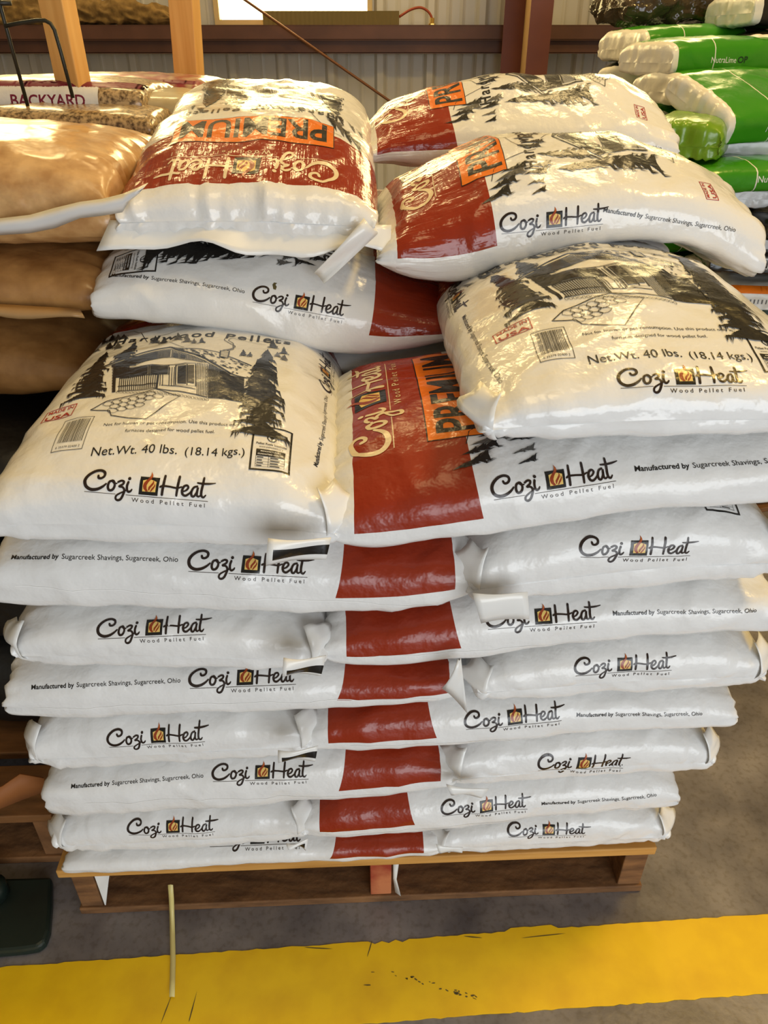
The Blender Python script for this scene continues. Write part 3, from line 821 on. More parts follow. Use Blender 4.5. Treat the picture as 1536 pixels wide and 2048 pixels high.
sheet('torn_label', [[s2w(.566, .002, .118), s2w(.576, .002, .118)], [s2w(.566, .002, .07), s2w(.572, .0, .07)], [s2w(.570, .0, .03), s2w(.580, -.004, .024)]], [pale], pal)

# ------------------------------------------------------------------ pellet bags, layers 1 to 8
LB_ORD = {1: 'first', 2: 'second', 3: 'third', 4: 'fourth', 5: 'fifth', 6: 'sixth', 7: 'seventh', 8: 'eighth'}
EXT = {'L1L': (130, 880, 1710), 'L1R': (865, 1330, 1665), 'L2L': (105, 620, 1650), 'L2R': (600, 1345, 1610), 'L3L': (85, 905, 1565), 'L3R': (895, 1418, 1520), 'L4L': (55, 630, 1475), 'L4R': (612, 1457, 1440), 'L5L': (8, 925, 1370), 'L5R': (945, 1522, 1340), 'L6L': (15, 650, 1260), 'L6R': (645, 1545, 1240), 'L7L': (-22, 955, 1130), 'L7R': (930, 1555, 1110)}
LOGOPX = {'L7L': ((377, 1143), (615, 1155)), 'L6L': ((196, 1278), (412, 1269)), 'L5L': ((380, 1377), (592, 1369)), 'L4L': ((219, 1494), (410, 1483)), 'L3L': ((426, 1563), (617, 1558)), 'L2L': ((258, 1670), (430, 1663)), 'L1L': ((420, 1694), (604, 1688)),
          'L7R': ((1161, 1114), (1380, 1111)), 'L6R': ((976, 1259), (1194, 1244)), 'L5R': ((1151, 1352), (1343, 1340)), 'L4R': ((932, 1459), (1123, 1441)), 'L3R': ((1076, 1541), (1246, 1536)), 'L2R': ((885, 1632), (1055, 1618)), 'L1R': ((1017, 1674), (1172, 1670))}
MAKEPX = {'L7L': ((22, 1119), (356, 1124)), 'L5L': ((63, 1379), (361, 1365)), 'L3L': ((142, 1577), (407, 1555)), 'L6R': ((1226, 1231), (1512, 1224)), 'L4R': ((1153, 1433), (1404, 1430)), 'L2R': ((1083, 1610), (1313, 1592))}
LABELS = {
 'L1L': 'bottom left pellet bag lying lengthwise on the pallet, squashed, almost covered, small words showing',
 'L1R': 'bottom right pellet bag, end on, resting directly on the pallet boards',
 'L2L': 'end-on pellet bag at lower left, lowest of the left bags with a whole logo',
 'L2R': 'lowest lengthwise pellet bag on the right half, dark red panel just above the pallet',
 'L3L': 'lengthwise pellet bag at lower left, third up from the pallet, black-barred flap over its logo',
 'L3R': 'end-on pellet bag at lower right, second end-on bag up from the pallet there',
 'L4L': 'end-on pellet bag on the left, fourth bag up from the pallet',
 'L4R': 'lengthwise pellet bag on the right, fourth bag up from the pallet',
 'L5L': 'lengthwise pellet bag on the left, fifth bag up, white triangular flap at its right end',
 'L5R': 'end-on pellet bag on the right, fifth bag up from the pallet',
 'L6L': 'end-on pellet bag on the left, sixth bag up from the pallet',
 'L6R': 'lengthwise pellet bag on the right, sixth up, white flap covering the start of its logo',
 'L7L': 'lengthwise pellet bag on the left just below the bag with the clear cabin picture',
 'L7R': 'end-on pellet bag on the right, directly under the bag with the orange premium box'}
SEAM = {'L7L': ((30, 1172), (930, 1214)), 'L5L': ((70, 1416), (880, 1397)), 'L3L': ((170, 1607), (860, 1578)), 'L6R': ((740, 1315), (1500, 1258)), 'L4R': ((700, 1492), (1400, 1457)), 'L2R': ((680, 1672), (1290, 1618))}
M['seam'] = simple('seam_highlight', (.92, .92, .91), .2)  # painted highlight of the side crease, brighter than the film
rnd = random.Random(21)
for k in range(1, 8):
    odd = k % 2 == 1
    for side in 'LR':
        key = 'L%d%s' % (k, side); a, b, y = EXT[key]
        s0 = -.010-.001*k+rnd.uniform(-.004, .004)
        x0, x1 = px_x(a, y, s0+.02), px_x(b, y, s0+.02)
        long = (side == 'L') == odd
        orient = ('top_right' if side == 'L' else 'top_left') if long else 'short'
        sy1 = s0+(.43 if long else LB)
        dec = [fdecal(LOGO, *LOGOPX[key], s0, 'fit')]
        if key in MAKEPX: dec.append(fdecal(MAKER, *MAKEPX[key], s0))
        lo, hi = SURF[k-1], SURF[k]
        if key == 'L7R': dec.append(tdecal('bottom', 'short', x0, x1, s0, sy1, .9, lim=-.3))
        if key in SEAM: dec.append(fdecal(A_line([(i/40, .0022*sin(i*.9)+.0012*sin(i*2.3)) for i in range(41)], .0020, 'seam'), *SEAM[key], s0))
        if long:
            t = .02
            hi_ = (lambda f, g: lambda X, Y: np.maximum(f(X, Y), g(X, Y)+.02))(hi, lo)
        else: hi_ = hi
        us = {'L7L': 0, 'L5L': -.012, 'L3L': -.01}.get(key, 0)
        stack_bag(key, LABELS[key], orient, x0, x1, s0, sy1, lo, hi_, dec, 'film', seed=k*2+(side == 'R'), folds=None if long else 'lr', n=3.6, m=6.5 if long else 4.6, m2=4.2, wr=1.15 if long else 1.7, ushift=us, lump=1.15)
        # lengthwise bags carry a painted highlight along their side crease
# layer 8
s8 = -.030
z8L = tabf((.05, .12, .29, .43, .50), [[.915, .93, .935, .925, .905], [.935, .95, .957, .945, .915], [.93, .944, .946, .93, .90]], (-.05, .22, .6))
dec = [tdecal('bottom', 'short', .079, .499, s8, s8+LB, .95), fdecal(LOGO, (169, 983), (416, 1003), s8)]
diag = Vector((-.72, 0, -.69)).normalized()
Rv, Dv = sdir(0, 1), sdir(-.75, 0, -.66).normalized(); Uv = Rv.cross(Dv); Uv = Uv if Uv.z > 0 else -Uv
o_ = s2w(.485, .035, .905)
dec += [(xf(MAKER, .20), (o_, Rv, Uv, Dv)), (xf(LOGO, .14, .215, -.006), (o_, Rv, Uv, Dv))]
stack_bag('L8L', 'pellet bag with the full cabin picture facing up, front left of the stack', 'short', .079, .499, s8, s8+LB, SURF[7], z8L, dec, 'film_up', 31, 3.5, 4.2, 4, 'lr', wr=.9, T=.125)
z8R = tabf((.46, .55, .75, 1.05), [[.895, .905, .925, .935], [.915, .925, .938, .945], [.92, .928, .94, .945]], (-.05, .12, .4))
dec = [tdecal('top', 'top_left', .466, 1.10, s8, s8+.43, .93, rs=.9, dw=.006), fdecal(LOGO, (988, 1000), (1232, 962), s8), fdecal(MAKER, (1270, 943), (1640, 925), s8)]
stack_bag('L8R', 'lengthwise pellet bag whose dark red top shows an orange box and big cream logo', 'top_left', .482, 1.10, s8, s8+.43, SURF[7], z8R, dec, 'film', 32, 3.4, 6, 4, T=.115)
# layer 9
z9Lo = smooth_tab((.1, .2, .36, .47, .56, .64, .72), (.957, .955, .930, .893, .888, .912, .925)); z9Lh = tabf((.1, .2, .44, .58, .72), [[1.045, 1.055, 1.045, 1.005, .972], [1.065, 1.078, 1.066, 1.015, .985], [1.065, 1.075, 1.065, 1.03, 1.0]], (.36, .52, .79))
s9 = .378
dec = [fdecal(LOGO, (505, 604), (689, 638), s9), fdecal(MAKER, (222, 554), (489, 587), s9), tdecal('bottom', 'top_right', .112, .725, s9, s9+.43, 1.08, lim=-.22, rs=1.0, dw=.022), fdecal(A_poly([(.2, -.3), (.6, -.45), (.8, .1), (.6, .5), (.9, .8), (.4, .9), (.1, .5)], 'scuff'), (544, 575), (556, 575), s9)]
stack_bag('L9L', 'sagging lengthwise pellet bag lying behind and above the front left cabin picture bag', 'top_right', .112, .725, s9, s9+.43, z9Lo, z9Lh, dec, 'film_up', 33, 3.2, 6, 3.6, T=.12)
s9r = -.03
z9Rl = tabf((.6, 1.1), (.935, .938)); z9Rh = tabf((.64, .74, .87, 1.0, 1.1), [[1.02, 1.04, 1.045, 1.04, 1.02], [1.03, 1.068, 1.088, 1.08, 1.05], [.995, 1.03, 1.065, 1.065, 1.04]], (-.03, .25, .6))
dec = [tdecal('bottom', 'short', .650, 1.09, s9r, s9r+LB, 1.08), fdecal(LOGO, (1241, 777), (1493, 772), s9r)]
Rv, Dv = sdir(0, -1), sdir(.8, 0, -.6).normalized(); Uv = Rv.cross(Dv); Uv = Uv if Uv.z > 0 else -Uv
o_ = s2w(.667, .42, 1.0)
dec += [(xf(LOGO, .15), (o_, Rv, Uv, Dv)), (xf(MAKER, .215, .18, .01), (o_, Rv, Uv, Dv))]
stack_bag('L9R', 'plump end-on pellet bag at the right, cabin picture up, resting on the orange-boxed bag', 'short', .650, 1.09, s9r, s9r+LB, z9Rl, z9Rh, dec, 'film_up', 34, 3.0, 3.4, 3.4, 'l', wr=1.3, T=.14)
# layer 10
s10 = .40
zl = tabf((.15, .56), [[1.075, 1.062], [1.09, 1.082], [1.13, 1.12]], (.38, .6, 1.03)); zh = tabf((.15, .25, .4, .5, .57), [[1.168, 1.180, 1.182, 1.172, 1.155], [1.228, 1.245, 1.25, 1.236, 1.212], [1.276, 1.286, 1.283, 1.270, 1.250]], (.42, .70, 1.03))
dec = [tdecal('top', 'short_top', .165, .560, s10, s10+LB, 1.2)]
stack_bag('L10L', 'pellet bag at the top left of the stack, its dark red panel print upside down', 'short_top', .165, .560, s10, s10+LB, zl, zh, dec, 'film_up', 35, 4.6, 8, 3.6, wr=1.3, T=.14, ushift=0)
r_ = bags['L10L']
g = []
for i in range(6):
    v = i/5; row = []
    for j in range(25):
        u = j/24; x = .158+.420*u-.018*v*(1-u)+.010*v*sin(6*u)
        row.append(s2w(x, s10+.012-.030*v+.006*sin(9*u)*v-.004*sin(17*u+1)*v, 1.112-.010*u-.030*v-.008*v*sin(11*u+1)-.008*u*v+(.004*sin(23*u))*v))
    g.append(row)
sheet('seal_flap', g, [M['flap']], r_)
s10r = .372
zl = smooth_tab((.54, .59, .66, .74, .84, .92, 1.05, 1.10, 1.16), (1.045, 1.008, .998, 1.015, 1.062, 1.072, 1.07, 1.045, .985)); zh = tabf((.54, .60, .75, .95, 1.07, 1.16), [[1.10, 1.14, 1.178, 1.180, 1.158, 1.122], [1.115, 1.165, 1.208, 1.213, 1.18, 1.14], [1.11, 1.15, 1.18, 1.18, 1.16, 1.13]], (.39, .57, .82))
dec = [fdecal(LOGO, (1003, 468), (1206, 448), s10r), fdecal(MAKER, (1206, 424), (1470, 464), s10r), tdecal('top', 'top_left', .556, 1.15, s10r, s10r+.43, 1.2)]
D_ = sdir(0, .85, -.5).normalized(); R_ = sdir(1, 0); U_ = sdir(0, .5, .85).normalized()
dec.append((xf(made_in_usa(0, 0, .036), 1, 0, 0, pi/2), (front(1440, 400, s10r+.02), R_, U_, D_)))
stack_bag('L10R', 'arched lengthwise pellet bag on the top right, twisted white flap at its left end', 'top_left', .556, 1.152, s10r, s10r+.43, zl, zh, dec, 'film_up', 36, 3.2, 10, 3.0, wr=1.6, T=.15)
s10b = .86
zl = tabf((.5, 1.2), (1.12, 1.12)); zh = tabf((.53, .60, .82, 1.08, 1.19), [[1.18, 1.215, 1.235, 1.235, 1.205], [1.20, 1.25, 1.285, 1.287, 1.24], [1.19, 1.23, 1.26, 1.265, 1.22]], (.86, 1.04, 1.28))
dec = [tdecal('top', 'top_left', .54, 1.185, s10b, s10b+.43, 1.3), fdecal(LOGO, (905, 338), (1072, 330), s10b), fdecal(MAKER, (1080, 296), (1322, 300), s10b)]
dec.append((xf(made_in_usa(0, 0, .04), 1, 0, 0, pi/2-.1), (front(1288, 250, s10b+.05), R_, U_, D_)))
stack_bag('L10B', 'pellet bag at the very back of the stack top, behind the arched bag', 'top_left', .54, 1.188, s10b, s10b+.43, zl, zh, dec, 'film_up', 37, 3.2, 10, 3.0, wr=1.5, T=.15)
# flaps
flap_px(bags['L8R'], ((536, 1076), (662, 1078), (652, 1116), (532, 1131)), -.088, bar=(2, 5, 1, 10), ny=8, nx=11, s1=-.078)
flap_px(bags['L6R'], ((567, 1315), (652, 1314), (642, 1349), (565, 1353)), -.074, bar=(3, 6, 1, 10), ny=8, nx=11, s1=-.066)
flap_px(bags['L4R'], ((556, 1500), (636, 1495), (630, 1520), (558, 1524)), -.066, bar=(2, 5, 1, 10), ny=8, nx=11)
flap_px(bags['L2R'], ((572, 1686), (616, 1680), (612, 1698), (584, 1692)), -.060, bar=(2, 5, 3, 8), ny=7, nx=10)
flap_px(bags['L7L'], ((945, 1186), (1056, 1186), (1058, 1236), (962, 1246)), -.060, curl=.006)
flap_px(bags['L5L'], ((916, 1318), (922, 1318), (934, 1424), (884, 1376)), -.055, curl=.006)
flap_px(bags['L3L'], ((892, 1568), (978, 1580), (962, 1594), (905, 1590)), -.048, curl=.006)
flap_px(bags['L1L'], ((872, 1688), (926, 1696), (924, 1704), (880, 1707)), -.046, curl=.004)
flap_px(bags['L10R'], ((728, 436), (756, 468), (648, 566), (628, 545)), .375, curl=.012, nx=6, ny=10)

# ------------------------------------------------------------------ rows behind the front ones (support the top bags)
hid_long = hid_short = None
def hidden(orient, k, x0, x1, y0):
    global hid_long, hid_short
    z0 = float(SURF[k-1](np.array([(x0+x1)/2]), None)[0]) if k <= 8 else .945
    z1 = float(SURF[k](np.array([(x0+x1)/2]), None)[0]) if k <= 7 else {8: .905, 9: 1.055}[k]
    key = 'l' if orient == 'top_right' else 's'
    src = hid_long if key == 'l' else hid_short
    if src is None:
        w, l = (LB, .42) if key == 'l' else (.42, LB)
        f = lambda ux, uy, uz: (np.stack([uy*w/2, ux*l/2, (uz+1)/2*.1], -1) if key == 'l' else np.stack([ux*w/2, uy*l/2, (uz+1)/2*.1], -1))
        o, b, _ = bag_mesh('wood_pellet_bag', f, LB, .42, .1, 2.9, 3.2, NT=48, NS=44, mats='film', seed=3, base=(0, 0, 0), wr=.6)
        if key == 'l': hid_long = o
        else: hid_short = o
        src = o
    else:
        src = src.copy(); COL.objects.link(src)
    src.location = s2w((x0+x1)/2, y0+(.215 if key == 'l' else LB/2), z0+.001); src.rotation_euler = (0, 0, YAW); src.scale = (1, 1, max(.03, z1-z0-.002)/.1)
    tag(src, 'white pellet bag in the covered rows behind the front of the stack', 'bag', 'pellet bags in the hidden back rows')
for k in range(1, 9):
    if k % 2: L_ = [('top_right', .01, .655, .425), ('top_right', .01, .655, .85), ('short', .66, 1.08, .655)]
    else: L_ = [('short', .02, .44, .655), ('top_right', .45, 1.09, .425), ('top_right', .45, 1.09, .85)]
    for o_, x0, x1, y0 in L_: hidden(o_, k, x0, x1, y0)
hidden('top_right', 9, .10, .70, .80); hidden('short', 9, .72, 1.10, .63)

# ------------------------------------------------------------------ other sacks
def free_map(L, Wd, T, Mx, sag=.12, arch=0.0, droop=0.0):
    def f(ux, uy, uz):
        q = (uz+1)/2; q = q-sag*4*q*(1-q)
        X = uy*L/2; Y = -ux*Wd/2; Z = q*T*(1-.12*(uy**2)) - arch*uy**2 - droop*np.maximum(uy, 0)**2
        P = np.stack([X, Y, Z], -1); R = np.array(Mx.to_3x3()); return P@R.T+np.array(Mx.translation)
    return f
def free_bag(name, label, cat, group, base, L, Wd, T, yaw, mat, seed, roll=0, pitch=0, n=4.2, m=12, wr=.8, decals=(), arch=0, sag=.12, NT=64, NS=60, end=False, pinch=.05, lump=1.0):
    """base = bottom middle of the sack; length runs along yaw"""
    Mx = Matrix.Translation(base) @ Matrix.Rotation(radians(yaw), 4, 'Z') @ Matrix.Rotation(radians(pitch), 4, 'Y') @ Matrix.Rotation(radians(roll), 4, 'X')
    o, b, bv = bag_mesh(name, free_map(L, Wd, T, Mx, sag, arch), L, Wd, T, n, m, None, NT, NS, wr, lump, seed, mat, [d(Mx, L, Wd, T) for d in decals], base=base, pinch=pinch)
    tag(o, label, cat, group); return o
def side_print(art, u, v, near=True):
    """print on the long side that faces the camera; u along the bag from its left end, v up from the base"""
    def d(Mx, L, Wd, T):
        R3 = Mx.to_3x3(); o = Mx @ Vector((-L/2+u, -Wd/2, v))
        return (art, (o, R3 @ Vector((1, 0, 0)), R3 @ Vector((0, .25, .97)), R3 @ Vector((0, .97, -.25))))
    return d
def end_print(art, u, v):
    """print on the left end face"""
    def d(Mx, L, Wd, T):
        R3 = Mx.to_3x3(); o = Mx @ Vector((-L/2, Wd/2-u, v))
        return (art, (o, R3 @ Vector((0, -1, 0)), R3 @ Vector((.25, 0, .97)), R3 @ Vector((.97, 0, -.25))))
    return d
def fwd(yaw): return Vector((cos(radians(yaw)), sin(radians(yaw)), 0))

GREEN = srgb(56, 136, 24); DARK = (.018, .016, .013)
def gfilm(nm, bands, base=GREEN, **k): M[nm] = film(nm, base, bands, rough=.24, streak=.5, L=.56, **k)
WL = (.72, .70, .64)
gfilm('green_film', [(-1, .020, WL, False), (.150, .1535, WL, False), (.40, .403, WL, False), (.403, 2, (.05, .035, .02), False)])
gfilm('green_black_film', [(-1, .02, WL, False), (.02, .13, DARK, False), (.16, .163, WL, False)])
gfilm('pale_film', [(.30, 2, GREEN, False)], base=(.66, .66, .66))
gfilm('black_green_film', [(.25, .254, WL, False), (-1, .25, DARK, False)])
gfilm('black_white_film', [(-1, .03, WL, False)], base=DARK)
gfilm('yellow_green_film', [(.40, .403, WL, False)], base=srgb(112, 152, 34))
LIME = A_text('NutraLime', 0, .095, 0, 'white')+A_text('OP', .101, .135, .0, 'darkgreen', bold=True, h=.9)
BAR = barcode(0, 0, .06, .045)
LBL = A_rect(0, 0, .03, .062, 'white')+[x for k in range(9) for x in A_line([(.006, .010+.005*k), (.024, .010+.005*k)], .0012+.001*(k % 2), 'black', 1)]
GG = 'lime sacks in the green pile at the back right'
def gbag(label, px, py, Y, yaw, mat, seed, L=.56, Wd=.34, T=.085, at='end', **k):
    p = at_y(px, py, Y)
    c = p+fwd(yaw)*L/2 if at == 'end' else p
    return free_bag('lime_sack', label, 'bag', GG, c, L, Wd, T, yaw, mat, seed, **k)
gbag('green sack at the very top back of the lime pile, half hidden behind another', 1236, 124, 3.02, 17, 'green_film', 41, T=.112, Wd=.29)
gbag('green lettered sack with blank white end, second from the top of the lime pile', 1284, 152, 2.72, 19, 'green_film', 42, T=.108, Wd=.28, decals=[side_print(LIME, .14, .036)])
gbag('green sack with black end panel poking out at the left edge of the lime pile', 1258, 188, 2.98, 66, 'green_black_film', 43, L=.5, Wd=.25, T=.10, decals=[end_print(LBL, .17, .03)])
gbag('green sack with a squarish white end, just below the two topmost lime sacks', 1312, 208, 2.62, 18, 'green_film', 44, T=.098, Wd=.29)
gbag('large green sack nearest the camera, slumped forward with a slanting white end', 1378, 246, 2.30, 21, 'green_film', 45, T=.098, roll=21, Wd=.29, decals=[side_print(LIME, .13, .040)])
gbag('yellowish green sack pointing at the camera below the slumped green sack', 1356, 322, 2.14, 62, 'yellow_green_film', 46, L=.42, Wd=.20, T=.105, wr=2.5, decals=[end_print(A_rect(0, .02, .045, .095, 'black')+xf(LBL, .8, .012, .03), .012, .01)])
gbag('whitish sack lying under the slumped green sack on the right', 1560, 326, 2.24, 84, 'pale_film', 47, Wd=.40, T=.078, L=.5)
free_bag('lime_sack', 'green sack lying flat with white lettering, under the upper whitish sack', 'bag', GG, at_y(1384, 372, 2.22)+fwd(8)*.22, .58, .34, .078, 8, 'green_film', 48, decals=[side_print(LIME, .155, .030)])
gbag('whitish sack end lower on the right of the lime pile', 1450, 418, 2.20, 84, 'pale_film', 49, Wd=.24, T=.078, L=.5)
gbag('black and green sack below the lower whitish sack of the lime pile', 1478, 462, 2.22, 5, 'black_green_film', 50, T=.065)
gbag('grey sack low in the lime pile above the barcoded black one', 1500, 505, 2.18, 80, 'pale_film', 51, Wd=.30, T=.06, L=.5)
free_bag('lime_sack', 'black sack with a grey label panel at the right picture edge', 'bag', GG, at_y(1545, 552, 2.14)+fwd(82)*.25, .5, .36, .07, 82, simple('black_film', DARK, .25), 52, decals=[end_print(A_rect(0, 0, .05, .036, 'grey')+A_frame(.004, .004, .046, .032, .002, 'white', 1), .115, .014)])
M['seedbag'] = film('white_green_film', (.66, .64, .58), [(-1, .5, (.66, .64, .58), False)], rough=.3, streak=.3, L=.56)
free_bag('feed_sack', 'white sack with an orange top band and green edge below the black sack at right', 'bag', None, at_y(1560, 645, 2.12)+fwd(82)*.25, .5, .40, .11, 82, 'seedbag', 53,
         decals=[end_print(A_rect(-.02, .078, .42, .10, 'orange')+A_rect(-.02, .012, .42, .034, 'darkgreen')+[x for k in range(14) for x in A_rect(.10+k*.011, .05, .104+k*.011, .062, 'grey')], 0, 0)])
gbag('black sack with a tall white end high at the top right corner', 1452, 56, 2.95, 14, 'black_white_film', 54, Wd=.26, T=.11)
gbag('black-ended green sack with a white barcode sticker at right, beside the lettered sack', 1522, 140, 2.78, 70, 'green_black_film', 55, Wd=.22, T=.11, L=.5, decals=[end_print(xf(LBL, 1.1), .05, .028)])
# crumpled dark film on top
M['darkfilm'] = simple('dark_brown_film', (.055, .038, .02), .18, bump=(14, .9, .03, 3))
free_bag('plastic_sheet', 'crumpled dark brown plastic sheet lying on top of the green sacks', 'plastic sheet', None, at_y(1370, 62, 3.35), .66, .36, .20, 10, 'darkfilm', 56, n=2.2, m=2.4, wr=3.0, lump=6)
def support(x, y, yaw, z1, src, label, group, n):
    first = None
    for k in range(n):
        o = src.copy(); COL.objects.link(o)
        h = (z1-.145)/n
        o.location = (x, y, .145+k*h); o.rotation_euler = (0, 0, radians(yaw)); o.scale = (1, 1, (h-.002)/.1)
        tag(o, label, 'bag', group)
fz = lambda ux, uy, uz: np.stack([uy*.28, -ux*.17, (uz+1)*.05], -1)
src, _, _ = bag_mesh('lime_sack', fz, .56, .34, .1, 2.9, 3.3, None, 40, 36, .5, 1, 9, 'green_film', base=(0, 0, 0))
gl, gg_ = 'green sack hidden low in the lime pile behind the pellet bags', 'covered lime sacks'
src.location = (2.6, 2.75, .145); tag(src, gl, 'bag', gg_)
p1 = at_y(1283, 151, 2.72)+fwd(20)*.28; p3 = at_y(1390, 268, 2.30)+fwd(24)*.28
z1_ = at_y(1312, 208, 2.62).z; z3_ = at_y(1560, 645, 2.12).z
support(p1.x+.02, p1.y+.05, 20, z1_, src, gl, gg_, 11); support(p3.x+.13, p3.y-.06, 20, z3_, src, gl, gg_, 6)
src.location = (p1.x+.62, p1.y+.2, .145)
def small_pallet(label, cx, cy, yaw, w=1.1, d=1.0, mats=None):
    root = empty('wooden_pallet', (cx, cy, 0), label, 'pallet', None); R = Matrix.Rotation(radians(yaw), 3, 'Z')
    def pb(nm, x, y, z, dx, dy, dz, mt):
        mb = MB(); mb.box(R @ Vector((x, y, z)), (dx, dy, dz), R); return mb.build(nm, mt, root, .002)
    for k in range(7): pb('deck_board', 0, -d/2+.06+k*(d-.12)/6, .13, w, .115, .02, M['deck2'] if mats is None else mats)
    for x in (-w/2+.02, 0, w/2-.02): pb('stringer', x, 0, .069, .04, d-.01, .102, M['rough2'])
    for y in (-d/2+.05, 0, d/2-.05): pb('bottom_board', 0, y, .009, w, .1, .018, M['rough2'])
    return root
M['deck2'] = varied('dark_pallet_wood', srgb(96, 62, 30), srgb(136, 92, 50), 5, .65, mult=(1.5, 9, 9), lo=.3, hi=.7, bump=(35, .4, .004, 4))
M['rough2'] = varied('dark_rough_wood', srgb(92, 60, 32), srgb(142, 98, 58), 6, .75, mult=(3, 9, 3), lo=.3, hi=.7, bump=(30, .6, .006, 5))
small_pallet('pallet under the pile of green lime sacks', p1.x+.25, p1.y-.02, 15, 1.5, 1.3)

# ------------------------------------------------------------------ shavings bags on the left pallet
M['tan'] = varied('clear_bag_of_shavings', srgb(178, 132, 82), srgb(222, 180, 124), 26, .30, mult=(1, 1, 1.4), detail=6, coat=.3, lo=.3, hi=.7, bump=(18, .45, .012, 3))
M['tan2'] = varied('shaded_shavings_bag', srgb(140, 96, 50), srgb(182, 134, 78), 22, .35, detail=6, coat=.4, lo=.3, hi=.7, bump=(18, .45, .012, 3))  # darker copy of the tan film; shade on the lower bags is in its colour
SG = 'bags of wood shavings at the left'
zt = 1.062
t1 = free_bag('shavings_bag', 'topmost clear bag of tan wood shavings at left, wide white seam strip across its front', 'bag', SG, Vector((-.815, 1.40, zt)), .80, .52, .165, 2, 'tan', 61, n=3.2, m=7.0, wr=1.4, NT=90, NS=90)
edge = [((-60, 446), (-60, 482)), ((0, 437), (0, 470)), ((60, 430), (60, 466)), ((110, 416), (110, 456)), ((160, 404), (160, 436)), ((205, 398), (205, 431)), ((245, 388), (245, 424)), ((275, 376), (258, 402)), ((296, 366), (276, 388))]
g = [[], [], []]
for (a, b) in edge:
    for i, v in enumerate((0, .5, 1)):
        px, py = a[0]+(b[0]-a[0])*v, a[1]+(b[1]-a[1])*v
        g[i].append(at_y(px, py, 1.122-.012*sin(pi*v)-.004*sin(px*.05)))
M['tanflap'] = simple('white_seam_tape', (.70, .69, .68), .4, bump=(30, .2, .004, 2))
root = empty('x', (0, 0, 0)); bpy.data.objects.remove(root)
f_ = sheet('seam_strip', g, [M['tanflap']], t1)
t2 = free_bag('shavings_bag', 'darker tan bag of shavings second from the top at left, under the white-seamed one', 'bag', SG, Vector((-.86, 1.39, .955)), .80, .50, .112, 2, 'tan2', 62, n=3.2, m=7.0, wr=1.2, NT=80, NS=80)
g = []
for i in range(4):
    v = i/3; g.append([at_y(-40+200*u+10*v*u, 606+12*u-10*(1-u)*v+(26+8*sin(5*u))*v, 1.135-.02*sin(pi*v*.6)) for u in np.linspace(0, 1, 9)])
M['tanflap2'] = simple('tan_film_flap', srgb(170, 134, 90), .35, bump=(25, .3, .006, 2))
sheet('film_flap', g, [M['tanflap2']], t2)
free_bag('shavings_bag', 'shade-darkened tan bag of shavings third from the top at left', 'bag', SG, Vector((-.88, 1.42, .80)), .78, .50, .15, 1, 'tan2', 63, n=2.8, m=3.6, wr=1.5)
M['shade_film'] = simple('deep_shade_film', (.006, .0055, .005), .5, bump=(20, .5, .01, 3))  # near-black colour stands in for the deep shade in this gap
bs = free_bag('shade_sack', 'black sack added for the deep shade behind the left of the pellet stack', 'bag', 'black sacks added at the left', Vector((-.97, 1.34, .145)), .78, .62, .215, 0, 'shade_film', 64, wr=1.5)
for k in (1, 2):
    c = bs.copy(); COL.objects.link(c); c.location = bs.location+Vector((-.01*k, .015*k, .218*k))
bs['label'] = 'lowest black sack added for the shade on the left pallet'
lp = at_z(84, 1652, .14)
small_pallet('dark worn pallet at the far left beside the pellet pallet', lp.x-.55-.01, lp.y+.50, 2, 1.1, 1.0)
M['card'] = simple('brown_cardboard', srgb(150, 92, 44), .7, bump=(60, .15, .002, 3))
P_ = [at_z(-70, 1640, .165), at_z(0, 1616, .165), at_z(45, 1598, .16), at_z(94, 1580, .17)]
Q_ = [at_z(-60, 1600, .20), at_z(5, 1572, .215), at_z(40, 1548, .23), at_z(88, 1556, .20)]
mid = [(p+q)/2+Vector((0, -.004, .004)) for p, q in zip(P_, Q_)]
f_ = sheet('cardboard_flap', [P_, mid, Q_], [M['card']], None, .004)
tag(f_, 'folded piece of orange brown cardboard lying on the far left pallet', 'cardboard')
# dark green base plate on the floor
M['dgreen'] = varied('dark_green_paint', (.004, .010, .008), (.010, .022, .017), 8, .42, lo=.3, hi=.7, bump=(50, .2, .002, 3))
pts = [(-140, 1772), (60, 1768), (108, 1766), (108, 1820), (104, 1872), (96, 1896), (80, 1908), (50, 1913), (-140, 1930)]
low = [at_z(x, y, .0) for x, y in pts]
root = empty('steel_base_plate', at_z(20, 1830, 0), 'dark green steel base plate with a rounded corner on the floor at left', 'base plate')
mb = MB(); n = len(low); up_ = [p+Vector((0, 0, .022)) for p in low]; mb.add(low+up_, [list(range(n))[::-1], [n+i for i in range(n)]]+[(i, (i+1) % n, n+(i+1) % n, n+i) for i in range(n)])
mb.build('plate', M['dgreen'], root, .006, loc=root.location).location = (0, 0, 0)
mb = MB(); q = at_z(-6, 1790, .022); mb.tube([q, q+Vector((0, 0, .03)), q+Vector((0, 0, .034))], [.022, .022, .010], 14); q2 = q+Vector((-.05, .04, 0)); mb.tube([q2, q2+Vector((0, 0, .07))], .018, 10)
mb.build('upright', M['dgreen'], root, loc=root.location, smooth=True).location = (0, 0, 0)

